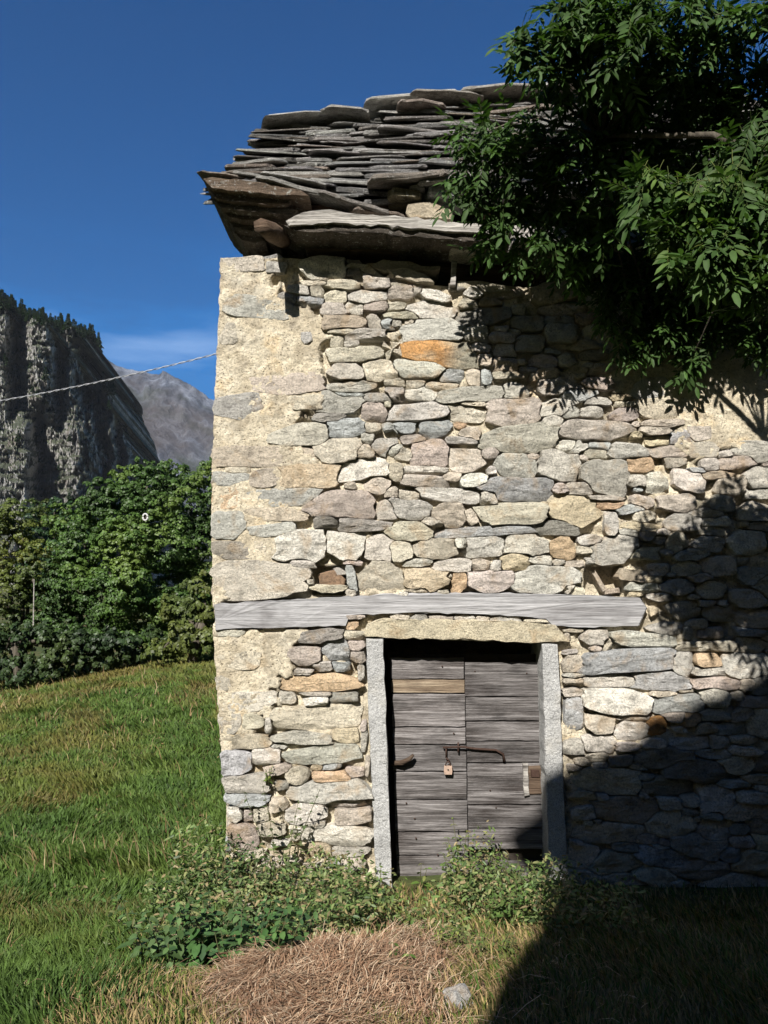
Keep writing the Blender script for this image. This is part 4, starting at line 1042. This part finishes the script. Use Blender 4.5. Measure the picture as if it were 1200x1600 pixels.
plant('nettle', 'broad patch of dark green nettles at the bottom left of the hay heap', 375, 1500, -1.95, .34, 34, .27, .085, NG, 1)
plant('nettle', 'pale green nettle patch at the edge of the meadow left of the darker nettles', 285, 1490, -1.85, .30, 18, .25, .085, [(.075, .13, .045), (.10, .16, .06), (.06, .11, .035)], 2)
plant('nettle', 'green nettles leaning over the left corner foot of the barn', 345, 1345, -.2, .36, 10, .14, .06, NG, 3)
plant('weed', 'thick green weed clump at the foot of the wall left of the door', 500, 1430, -.95, .26, 30, .28, .06, [(.06, .12, .03), (.08, .14, .03)], 4)
plant('weed', 'tall thin weed with dark stem climbing the wall stones left of the door', 440, 1345, -.10, .74, 9, .09, .065, [(.10, .12, .05), (.07, .10, .04)], 5, gapf=1.8)
plant('weed', 'small yellow green sprig growing out of the wall joints left of the door', 418, 1215, -.06, .12, 5, .03, .035, YG, 6, base_z=at(418, 1222, -.05).z)
plant('weed', 'grey green weed clump against the corner stones', 395, 1375, -.35, .30, 22, .18, .05, [(.11, .14, .06), (.08, .12, .04)], 7)
plant('weed', 'leafy green weed against the lower wall beside the left door jamb', 545, 1375, -.22, .20, 12, .13, .05, [(.08, .13, .035), (.06, .11, .03)], 8)
plant('weed', 'yellow green weed at the foot of the left door jamb', 592, 1420, -.55, .24, 14, .11, .05, YG, 9)
plant('bramble', 'bright green bramble standing up in front of the middle of the door', 735, 1395, -.30, .34, 9, .12, .06, [(.08, .14, .03), (.11, .17, .04)], 10)
plant('weed', 'tall sprig reaching up the right door leaf', 722, 1385, -.12, .48, 4, .04, .055, YG, 11, gapf=1.5)
plant('weed', 'small single sprig before the lower right door board', 788, 1375, -.1, .22, 2, .02, .05, YG, 12, gapf=1.5)
plant('weed', 'pale broad weed leaves low before the left door leaf', 655, 1380, -.1, .22, 2, .04, .08, YG, 13, gapf=2)
plant('weed', 'green weeds by the foot of the right door jamb', 830, 1410, -.45, .30, 22, .18, .05, [(.08, .13, .035), (.10, .12, .05)], 14)
plant('weed', 'bushy green weed between the door and the shadow edge', 800, 1470, -1.0, .28, 24, .17, .055, [(.07, .13, .03), (.10, .15, .04)], 15)
plant('weed', 'light green weed cushion right of the hay heap', 720, 1525, -1.75, .16, 18, .13, .05, YG, 16)
plant('weed', 'small green plant growing out of the hay heap', 612, 1575, -2.3, .15, 10, .07, .055, [(.10, .17, .04), (.08, .14, .03)], 17)
plant('weed', 'low yellow green plant on the near edge of the hay heap', 560, 1590, -2.45, .08, 10, .09, .05, YG, 18)
plant('weed', 'low green weed strip behind the hay heap', 640, 1450, -1.1, .14, 22, .25, .045, [(.09, .13, .03), (.13, .15, .04)], 19)
plant('weed', 'loose green weed hanging over the right flank of the hay heap', 670, 1500, -1.55, .14, 16, .16, .05, [(.09, .15, .035), (.07, .12, .03)], 20)
plant('weed', 'low weed in front of the shadow edge near the pale rock', 770, 1540, -1.9, .13, 14, .12, .045, [(.10, .14, .04), (.13, .14, .05)], 21)
plant('weed', 'grey green weed climbing the second row of stones by the left door jamb', 520, 1345, -.08, .16, 8, .07, .045, [(.11, .14, .06), (.09, .13, .04)], 22)

# ------------------------------------------------------------------ hay heap and stones on the ground
hc = at(520, 1545, -2.35); r = np.random.RandomState(8)
def mound(x, y):
    a = math.exp(-(((x - hc.x + .10) / .34) ** 2 + ((y + 2.25) / .42) ** 2)); b = math.exp(-(((x - hc.x - .30) / .25) ** 2 + ((y + 1.75) / .3) ** 2))
    return gz(x, y) + .11 * a + .08 * b + .035 * mn.noise(Vector((x * 6, y * 6, 2)))
n = 26000; X = hc.x + r.normal(-.04, .23, n); Yy = -2.35 + r.normal(0, .34, n); out_ = r.uniform(0, 1, n) < .13; X = np.where(out_, hc.x + r.normal(.05, .5, n), X); Yy = np.where(out_, -2.1 + r.normal(0, .6, n), Yy); k = (out_ | (X > hc.x - .47) & (X < hc.x + .5)) & (out_ & (Yy < -.2) | (Yy < -1.75 + .25 * np.sin(X * 7))); X, Yy = X[k], Yy[k]; n = len(X)
Z = np.array([mound(a, b) for a, b in zip(X, Yy)]) + r.uniform(-.01, .03, n)
az = np.array([mn.noise(Vector((a * 2.5, b * 2.5, 4))) * 5 for a, b in zip(X, Yy)]) + r.normal(0, .7, n); ln = r.uniform(.03, .13, n); el = r.normal(0, .22, n)
dx, dy, dz = np.cos(az) * ln, np.sin(az) * ln, np.sin(el) * ln; wx, wy = -np.sin(az) * .0014, np.cos(az) * .0014; bend = r.uniform(0, .25, n) * ln
V = np.zeros((n, 6, 3))
for i_, (t, s_) in enumerate(((0, -1), (0, 1), (.5, -1), (.5, 1), (1, -1), (1, 1))):
    V[:, i_] = np.stack([X + dx * t + wx * s_ + (wy * 40 * bend * t * (1 - t)), Yy + dy * t + wy * s_, Z + dz * t + bend * 4 * t * (1 - t)], 1)
Fq = np.array([(0, 1, 3, 2), (2, 3, 5, 4)])[None] + (np.arange(n) * 6)[:, None, None]
cc = np.array([(.27, .16, .10), (.36, .245, .16), (.20, .115, .07), (.48, .37, .26), (.31, .20, .125)])[r.randint(0, 5, n)] * r.uniform(.6, 1.3, n)[:, None]
tag(link('hay', mesh_np('hay', V.reshape(-1, 3), Fq.reshape(-1, 4), M['straw'], np.repeat(cc, 6, axis=0))), 'heap of dry brown hay in front of the door', None, None, 'stuff')
hv = []; hf = []
for j in range(26):
    for i_ in range(26):
        x = hc.x - .65 + i_ * .055; y = -3.0 + j * .065; e_ = min(i_, 25 - i_, j, 25 - j)
        hv.append((x, y, mound(x, y) - .012 if e_ > 1 else gz(x, y) - .05))
hf = [(j * 26 + i_, j * 26 + i_ + 1, (j + 1) * 26 + i_ + 1, (j + 1) * 26 + i_) for j in range(25) for i_ in range(25)]
M['earth'] = simple('brown_litter', (.13, .085, .05), .95, 0, .5, 40, .02)
tag(link('litter', mesh('litter', hv, hf, M['earth'])), 'brown litter under the hay heap', None, None, 'stuff')

def boulder(px, py, Y, s_, col, label, seed):
    b = at(px, py, Y); n1, n2 = 14, 9; vs = []
    for j in range(n2 + 1):
        for i_ in range(n1):
            th, ph = math.pi * j / n2, 2 * math.pi * i_ / n1; d = Vector((math.sin(th) * math.cos(ph), math.sin(th) * math.sin(ph), math.cos(th)))
            rr = 1 + .35 * mn.noise(d * 1.3 + Vector((seed, 0, 0))) + .14 * mn.noise(d * 3.5 + Vector((seed, 4, 0)))
            vs.append(Vector((d.x * s_[0], d.y * s_[1], d.z * s_[2])) * rr)
    fs = [(j * n1 + i_, j * n1 + (i_ + 1) % n1, (j + 1) * n1 + (i_ + 1) % n1, (j + 1) * n1 + i_) for j in range(n2) for i_ in range(n1)]
    me = mesh('rock', vs, fs, M['stone'], True, np.tile(col, (len(vs), 1))); sharp(me, 35)
    return tag(link('rock', me, None, (b.x, b.y, gz(b.x, b.y) + s_[2] * .35)), label, 'rock')
boulder(716, 1588, -2.58, (.06, .05, .05), (.44, .44, .43), 'pale grey rock lying at the lower edge next to the shadow', 3)
boulder(388, 1395, -.75, (.10, .07, .08), (.5, .45, .36), 'weed grown tan rock at the foot of the barn corner', 9)

# ------------------------------------------------------------------ trees beyond the meadow
def tree(name, label, cx, Y, lobes, nleaf, cols, seed, lsz=.15, trunks=1, group=None, cat='tree'):
    """lobes: px, py, dY, radius m horizontally, radius m vertically"""
    r = np.random.RandomState(seed); b = at(cx, 1050, Y); z0 = gz(b.x, b.y)
    t = empty(name, (b.x, b.y, z0), label, cat, group)
    L_ = [(at(px, py, Y + dY), rx * .82, rz * .82) for px, py, dY, rx, rz in lobes]; main_ = list(L_)
    for c_, rx, rz in main_:
        for _ in range(5):
            d_ = Vector(r.normal(0, 1, 3)); d_.normalize(); k_ = r.uniform(.28, .5); L_.append((c_ + Vector((d_.x * rx, d_.y * rx, abs(d_.z) * rz)) * r.uniform(.85, 1.12), rx * k_, rz * k_ * r.uniform(.8, 1.4)))
    for k in range(trunks):
        mb = MB(); o_ = (k - (trunks - 1) / 2) * .9; tops = [L_[i_ % len(main_)][0] for i_ in range(k, k + 4)]
        base = Vector((b.x + o_, b.y + r.uniform(-.3, .3), z0 - .1)); fork = base + Vector((r.uniform(-.3, .3), 0, 1.1))
        mb.tube([base, base.lerp(fork, .5), fork], [.13, .11, .09], 8, rough=.2)
        for tp_ in tops: mb.tube([fork, fork.lerp(tp_, .5) + Vector((0, 0, .2)), tp_], [.06, .045, .02], 6)
        child('trunk', mesh('trunk', mb.v, mb.f, M['post'], True), t)
    vol = np.array([rx * rx * rz for _, rx, rz in L_]) ** .8; cnt = (vol / vol.sum() * nleaf).astype(int); P = []; O = []
    for (c, rx, rz), n in zip(L_, cnt):
        m_ = max(4, n // 45)   # leaf sprays inside the lobe
        d = r.normal(0, 1, (m_, 3)); d /= np.linalg.norm(d, axis=1, keepdims=True); d *= r.uniform(.25, 1, (m_, 1)) ** .45
        cc_ = np.array(c) + d * np.array((rx, rx, rz)); rr = r.uniform(.16, .36, m_) * (rx + rz) / 2 * .75
        idx = r.randint(0, m_, n); e_ = r.normal(0, 1, (n, 3)); e_ /= np.linalg.norm(e_, axis=1, keepdims=True); e_[:, 2] = np.abs(e_[:, 2]) * .75 + e_[:, 2] * .25
        P.append(cc_[idx] + e_ * (rr[idx] * r.uniform(.6, 1, n))[:, None] * np.array((1, 1, .7))); O.append(e_ + d[idx] * .6 + np.array((0, -.15, .25)))
    P = np.concatenate(P); O = np.concatenate(O); n = len(P)
    k = P[:, 2] > z0 + .05; P, O = P[k], O[k]; n = len(P)
    D = np.cross(O, r.normal(0, 1, (n, 3))) + np.array((0, 0, -.35)); Nn = O + r.normal(0, .35, (n, 3))
    q = np.array([mn.noise(Vector(p) * .9) for p in P]); ca, cb, cc_ = (np.array(c) for c in cols)
    C = np.where((q > 0)[:, None], ca + (cb - ca) * (q * 2.2).clip(0, 1)[:, None], ca + (cc_ - ca) * (-q * 2.2).clip(0, 1)[:, None]) * r.uniform(.65, 1.4, n)[:, None]
    V, Fa, Cc = leaf_field(P, D, Nn, lsz * r.uniform(.6, 1.3, n), QV, QF, C)
    child('crown', mesh_np('crown', V, Fa, M['tree'], Cc), t)
    return t
tree('broadleaf_tree', 'large bright green broadleaf tree in the middle of the row behind the meadow', 170, 14.5,
     [(190, 800, 0, 1.1, .9), (130, 850, 0, 1.0, .9), (230, 760, .5, .9, .7), (250, 850, 0, 1.2, 1.0), (110, 920, -.3, 1.0, .9), (180, 930, -.6, 1.2, 1.0), (250, 950, 0, 1.1, .9), (90, 980, -.2, .9, .7), (160, 1000, -.6, 1.1, .6), (150, 800, .5, .7, .6), (225, 1000, -.2, .9, .5), (200, 860, -.5, 1.0, .8)],
     125000, [(.066, .125, .026), (.115, .17, .036), (.038, .074, .018)], 31, .068, 2)
tree('broadleaf_tree', 'green tree rising highest in the row, partly hidden by the left barn corner', 290, 15.5,
     [(262, 755, 0, .9, .7), (300, 790, 0, 1.2, 1.0), (340, 760, 0, 1.0, .8), (325, 860, 0, 1.3, 1.0), (290, 920, 0, 1.1, .9), (350, 930, 0, 1.2, .9), (380, 830, 0, 1.2, 1.1), (370, 980, 0, 1.2, .9)],
     75000, [(.06, .11, .024), (.10, .15, .03), (.034, .066, .017)], 32, .07, 1)
tree('broadleaf_tree', 'yellowish green tree at the left edge of the photo behind the meadow', 20, 14.5,
     [(35, 820, 0, .9, .8), (-10, 850, 0, 1.1, 1.0), (55, 890, -.2, .8, .8), (0, 930, -.3, 1.0, .9), (50, 960, -.2, .7, .6), (-60, 900, 0, 1.3, 1.4), (10, 1000, -.3, .9, .6), (-70, 1000, 0, 1.2, .8)],
     56000, [(.10, .125, .025), (.15, .16, .035), (.05, .075, .018)], 33, .066, 1)
tree('bush', 'dark bluish bush between the yellowish and the large green tree', 85, 18.0,
     [(85, 800, 0, .8, .5), (65, 830, 0, .8, .8), (110, 830, 0, .8, .8), (85, 880, 0, 1.2, 1.2)], 14000, [(.03, .065, .025), (.04, .08, .03), (.02, .045, .02)], 34, .09)
tree('hedge_shrub', 'olive shrub at the meadow edge next to the barn corner', 300, 12.5,
     [(290, 960, 0, .6, .6), (320, 940, 0, .6, .7), (300, 1000, -.2, .6, .45), (250, 1020, -.2, .5, .25), (330, 1000, 0, .6, .4)], 12000, [(.085, .11, .025), (.12, .13, .035), (.05, .075, .02)], 35, .09, 1, None, 'shrub')
tree('hedge_shrub', 'dark undergrowth shrub at the left meadow edge', 40, 12.8,
     [(10, 1015, 0, .8, .7), (60, 1010, 0, .8, .65), (110, 1015, 0, .8, .55), (170, 1015, .3, .9, .5), (230, 1010, .6, .8, .45), (-50, 1030, 0, .9, .7), (35, 1045, -.2, .7, .4), (90, 1040, 0, .7, .4), (140, 1040, .3, .7, .35)], 20000, [(.03, .055, .018), (.05, .075, .02), (.02, .035, .015)], 36, .09, 1, None, 'shrub')
# bare pale trunk and the small white round thing among the leaves
p = at(48, 1060, 13.4); z0 = gz(p.x, p.y); tp_ = at(48, 905, 13.4).z
mb = MB(); mb.tube([(0, 0, -.1), (.02, 0, (tp_ - z0) * .5), (-.01, 0, tp_ - z0)], [.022, .018, .010], 7, rough=.2)
tag(mb.build('bare_stem', M['eave'], None, True), 'thin bare grey stem standing at the left edge of the bushes', 'stem').location = (p.x, p.y, z0)
p = at(227, 808, 12.4); tt = empty('round_reflector', p, 'small round white object with dark centre among the leaves of the large tree', 'reflector')
mb = MB(); mb.tube([p + Vector((.055 * math.cos(a), 0, .075 * math.sin(a))) for a in np.linspace(0, 2 * math.pi, 15)], .022, 6); child('ring', mesh('ring', mb.v, mb.f, M['white'], True), tt)
mb = MB(); mb.tube([p + Vector((0, .02, 0)), p + Vector((0, .035, 0))], .06, 10); child('disc', mesh('disc', mb.v, mb.f, M['dark'], True), tt)

# ------------------------------------------------------------------ cliff and far mountain
def cliff_mat():
    m = Mat('cliff_rock', .95)
    n1 = m.noise(.035, 8, .68, vec=m.map((1, 1, .55))); n2 = m.noise(.20, 8, .75, vec=m.map((1, 1, .85)))
    c = m.ramp(n2, [(.32, (.12, .115, .11)), (.43, (.36, .35, .33)), (.55, (.56, .545, .51)), (.7, (.70, .68, .63))])
    c = m.mix(m.ramp(m.noise(.06, 5), [(.52, 0.0), (.68, .5)]), c, (.23, .15, .10))
    z = m.n.new('ShaderNodeSeparateXYZ'); m.l.new(m.n.new('ShaderNodeNewGeometry').outputs['Normal'], z.inputs[0])
    zz = m.n.new('ShaderNodeSeparateXYZ'); m.l.new(m.pos, zz.inputs[0])
    veg = m.math('ADD', m.math('MULTIPLY', z.outputs['Z'], .9), m.noise(.05, 7, .7)); low = m.ramp(m.math('MULTIPLY', zz.outputs['Z'], 1 / 260), [(.35, .14), (.75, 0.0)])
    vf = m.ramp(m.math('ADD', m.math('ADD', veg, low), m.math('MULTIPLY', m.noise(.5, 4, .7), .25)), [(.96, 0.0), (1.10, .85)])
    vc = m.ramp(m.noise(.35, 6, .7), [(.3, (.018, .03, .012)), (.6, (.05, .07, .02)), (.75, (.10, .095, .03))])
    m.color(m.mix(vf, c, vc)); m.bump(n2, 6.0, 1.0); m.bump(m.noise(.7, 5, .7), 1.5, .8); return m.m
M['cliff'] = cliff_mat()
CYD = 480.0
TOP = [(-900, 300), (-300, 420), (-80, 455), (0, 476), (30, 492), (60, 500), (90, 508), (120, 514), (140, 524), (150, 540), (157, 572), (170, 612), (183, 655), (200, 692), (222, 722), (250, 752), (290, 790), (400, 880)]
# relief along x at the top / in the middle (metres back): right hand faces drop back steeply
REL = [(-900, 0), (-200, 10), (-60, -10), (8, -34), (26, 4), (30, -2), (58, -34), (74, -30), (82, -26), (97, 30), (100, 4), (109, -6), (112, 4), (150, 116), (160, 128), (166, 70), (176, 62), (186, 95), (194, 72), (205, 110), (215, 84), (260, 160), (400, 260)]
REL2 = [(-900, 0), (-200, 10), (-60, -14), (10, -38), (40, -45), (66, 34), (75, 10), (110, -14), (128, 0), (150, 60), (168, 112), (178, 58), (190, 92), (198, 66), (214, 118), (222, 90), (260, 160), (400, 260)]
vs = []; gx = np.concatenate([np.linspace(-900, -40, 40), np.arange(-34, 262, 1.25), np.linspace(265, 400, 20)]); nv = 170
for px in gx:
    tp_ = float(np.interp(px, [a for a, b in TOP], [b for a, b in TOP])) + 3 * mn.noise(Vector((px * .06, 3, 1))) + 2 * mn.noise(Vector((px * .25, 3, 1)))
    for j in range(nv + 8):
        t = min(1, j / (nv - 1)); py = 1050 + (tp_ - 1050) * t
        k = smooth(615, 680, py + 25 * mn.noise(Vector((px * .03, py * .02, 5))))
        rl = float(np.interp(px + 4 * mn.noise(Vector((px * .02, py * .02, 9))) + 1.5 * mn.noise(Vector((px * .02, py * .12, 9))), [a for a, b in REL], [b for a, b in REL])) * (1 - k) + float(np.interp(px + 9 * mn.noise(Vector((px * .02, py * .03, 2))) + 3 * mn.noise(Vector((px * .05, py * .1, 2))), [a for a, b in REL2], [b for a, b in REL2])) * k
        X_, Z_ = px * .38, -py * .38
        n_ = 9 * mn.noise(Vector((X_ * .045, Z_ * .022, 0))) + 8 * (1 - abs(mn.noise(Vector((X_ * .11, Z_ * .055, 4)))) * 2) + 4.5 * (1 - abs(mn.noise(Vector((X_ * .3, Z_ * .14, 8)))) * 2) + 3.2 * (1 - 3 * abs(mn.noise(Vector((X_ * .7, Z_ * .45, 2))))) + 1.8 * mn.noise(Vector((X_ * 1.7, Z_ * 1.4, 2)))
        n_ += 5.0 * (1 - 2.6 * abs(mn.noise(Vector((X_ * .05 - Z_ * .03, Z_ * .22, 24))))) + 3 * mn.noise(Vector((X_ * .35 + Z_ * .2, Z_ * .5, 31))); n_ += 7 * k * (1 - 2 * abs(mn.noise(Vector((X_ * .06 + Z_ * .05, Z_ * .09, 14)))))
        n_ *= 1 + 1.7 * smooth(100, 128, px) * (1 - smooth(165, 190, px))
        y = CYD + rl - n_ - smooth(600, 1000, py) * 90
        p = at(px, py, y)
        if j >= nv: p = p + Vector((0, 14 * (j - nv + 1), -2.5 * (j - nv + 1)))
        vs.append(tuple(p))
H_ = nv + 8; fs = [(i_ * H_ + j, (i_ + 1) * H_ + j, (i_ + 1) * H_ + j + 1, i_ * H_ + j + 1) for i_ in range(len(gx) - 1) for j in range(H_ - 1)]
cv = vs
me = mesh('cliff', vs, fs, M['cliff'], False); tag(link('cliff', me), 'steep grey rock cliff with dark clefts and green ledges', None, None, 'structure')

def far_mat():
    m = Mat('hazed_mountain_rock', .95)
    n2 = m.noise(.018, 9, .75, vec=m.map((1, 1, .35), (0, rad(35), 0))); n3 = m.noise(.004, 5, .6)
    c = m.ramp(n2, [(.36, (.05, .055, .07)), (.5, (.13, .145, .18)), (.62, (.27, .295, .35))])  # bluish haze of distance is put into the rock colour
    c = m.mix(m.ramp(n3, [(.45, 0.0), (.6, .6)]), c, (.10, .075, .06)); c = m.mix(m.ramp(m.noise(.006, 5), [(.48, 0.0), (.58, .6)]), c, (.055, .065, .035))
    m.color(c); m.bump(n2, 40, 1.0); return m.m
M['far'] = far_mat(); FY = 1700.0
FT = [(-400, 560), (-200, 520), (60, 520), (120, 545), (155, 563), (180, 573), (205, 584), (232, 588), (250, 591), (272, 592), (300, 606), (320, 620), (345, 634), (500, 700), (700, 820)]
vs = []; gx = np.concatenate([np.linspace(-400, 60, 20), np.arange(70, 400, 2.0), np.linspace(405, 700, 12)]); nv = 90
for px in gx:
    tp_ = float(np.interp(px, [a for a, b in FT], [b for a, b in FT])) + 3 * mn.noise(Vector((px * .07, 1, 6))) + 2 * mn.noise(Vector((px * .3, 1, 6)))
    t0 = at(px, tp_, FY); x = t0.x
    for j in range(nv + 4):
        t = min(1, j / (nv - 1)); z = -5 + (t0.z + 5) * t - (max(0, j - nv + 1)) * 20
        n_ = 7 * mn.noise(Vector((x * .11, z * .06, 12))) + 60 * mn.noise(Vector((x * .004, z * .003, 1))) + 45 * (1 - 2 * abs(mn.noise(Vector(((x + z * .7) * .008, z * .002, 4))))) + 16 * (1 - 2 * abs(mn.noise(Vector(((x + z * .6) * .025, z * .008, 8))))) + 12 * mn.noise(Vector((x * .06, z * .04, 2)))
        y = FY - n_ - (1 - t) * 700 + (max(0, j - nv + 1)) * 60
        vs.append((x, y, z))
H_ = nv + 4; fs = [(i_ * H_ + j, (i_ + 1) * H_ + j, (i_ + 1) * H_ + j + 1, i_ * H_ + j + 1) for i_ in range(len(gx) - 1) for j in range(H_ - 1)]
tag(link('mountain', mesh('mountain', vs, fs, M['far'], True)), 'hazy brown grey mountain slope beyond the cliff', None, None, 'structure')

# conifers along the cliff top and its ledges
def conifer_mesh(seed, h=11.0):
    r = np.random.RandomState(seed); P, D, S, C = [], [], [], []
    for k in range(420):
        t = r.uniform(.05, 1) ** .8; rr = (1 - t) * h * .24 * r.uniform(.3, 1.1) + .15; a = r.uniform(0, 2 * math.pi)
        P.append((rr * .5 * math.cos(a), rr * .5 * math.sin(a), t * h * .97)); D.append((math.cos(a), math.sin(a), r.uniform(-.5, .1))); S.append(max(.8, rr * 1.1)); C.append(np.array((.022, .040, .016)) * r.uniform(.6, 1.7))
    V, Fa, Cc = leaf_field(np.array(P), np.array(D), np.tile((0, 0, 1.0), (420, 1)) + r.normal(0, .3, (420, 3)), np.array(S), QV, QF, np.array(C))
    return mesh_np('crown', V, Fa, M['tree'], Cc)
cms = [conifer_mesh(k) for k in range(4)]
mb = MB(); mb.tube([(0, 0, -2), (0, 0, 10)], [.3, .05], 5); tme = mesh('trunk', mb.v, mb.f, M['post'], True)
def conifer(x, y, z, s_, lab, grp):
    t = empty('conifer', (x, y, z), lab, 'tree', grp); t.scale = (s_, s_, s_)
    for nm, me in (('trunk', tme), ('crown', cms[R.randrange(4)])):
        o = bpy.data.objects.new(nm, me); COL.objects.link(o); o.parent = t
crest = [cv[i_ * 178 + 169] for i_ in range(len(cv) // 178)]
crest = [c for c in crest if at(-30, 500, CYD).x < c[0] < at(152, 500, CYD).x]
for k in range(170):
    c = R.choice(crest); dd = R.uniform(-4, 14); t_ = (c[0] - at(0, 500, CYD).x) / 45
    conifer(c[0] + R.uniform(-2, 2), c[1] + dd, c[2] - 3.0 + max(0, dd) * .05, R.uniform(.45, 1.15) * (1.15 - .25 * min(1, max(0, t_))), 'dark conifer in the row of trees along the top of the cliff', 'conifers along the top of the cliff')
inner = [v for i_, v in enumerate(cv) if i_ % 178 < 165 and at(-20, 600, CYD).x < v[0] < at(215, 600, CYD).x]
for k in range(150):
    c = R.choice(inner)
    if mn.noise(Vector((c[0] * .03, c[2] * .03, 2))) + (.18 if c[2] < 150 else -.1) < .05: continue
    conifer(c[0], c[1] - 1.0, c[2] - 3, R.uniform(.3, .75), 'small dark conifer clinging to the ledges of the grey cliff', 'conifers on the ledges of the cliff')

# ------------------------------------------------------------------ cable
a_, b_ = at(345, 551, .6), at(-1, 592, 1.4); d = b_ - a_; b2 = a_ + d * 3.2
cab = empty('cable', a_, 'pale twisted cable strung from the barn corner to the left', 'cable'); pts = []
nn = 420
for s_, nm, mt in ((0, 'strand', 'rope'), (math.pi, 'strand', 'rope2')):
    pts = []
    for k in range(nn + 1):
        t = k / nn; p = a_.lerp(b2, t); p.z -= 4 * .16 * t * (1 - t) * 1.5; ph = t * 46 * 2 * math.pi + s_; pts.append(p + Vector((0, .005 * math.cos(ph), .005 * math.sin(ph))))
    mb = MB(); mb.tube(pts, .0032, 5); child(nm, mesh(nm, mb.v, mb.f, M[mt], True), cab)
pz = gz(b2.x, b2.y); mb = MB(); mb.tube([(b2.x, b2.y, pz - .3), (b2.x, b2.y, b2.z + .6)], [.12, .09], 10); 
pole = mb.build('wooden_pole', M['oldwood'], None, True); tag(pole, 'wooden pole holding the far end of the pale cable', 'pole')

# ------------------------------------------------------------------ the air
mb = MB(); mb.box((-2900, -2900, -8), (2900, 2900, 720))
hz = bpy.data.materials.new('air'); hz.use_nodes = True; hn = hz.node_tree.nodes; hn.remove(hn['Principled BSDF'])
pv = hn.new('ShaderNodeVolumePrincipled'); pv.inputs['Color'].default_value = (.80, .88, 1.0, 1); pv.inputs['Density'].default_value = .000045; pv.inputs['Anisotropy'].default_value = 0.0
hz.node_tree.links.new(pv.outputs[0], hn['Material Output'].inputs['Volume'])
hm = mesh('haze', mb.v, mb.f, hz, False); tag(link('haze', hm), 'thin bluish air before the far mountain', None, None, 'stuff')
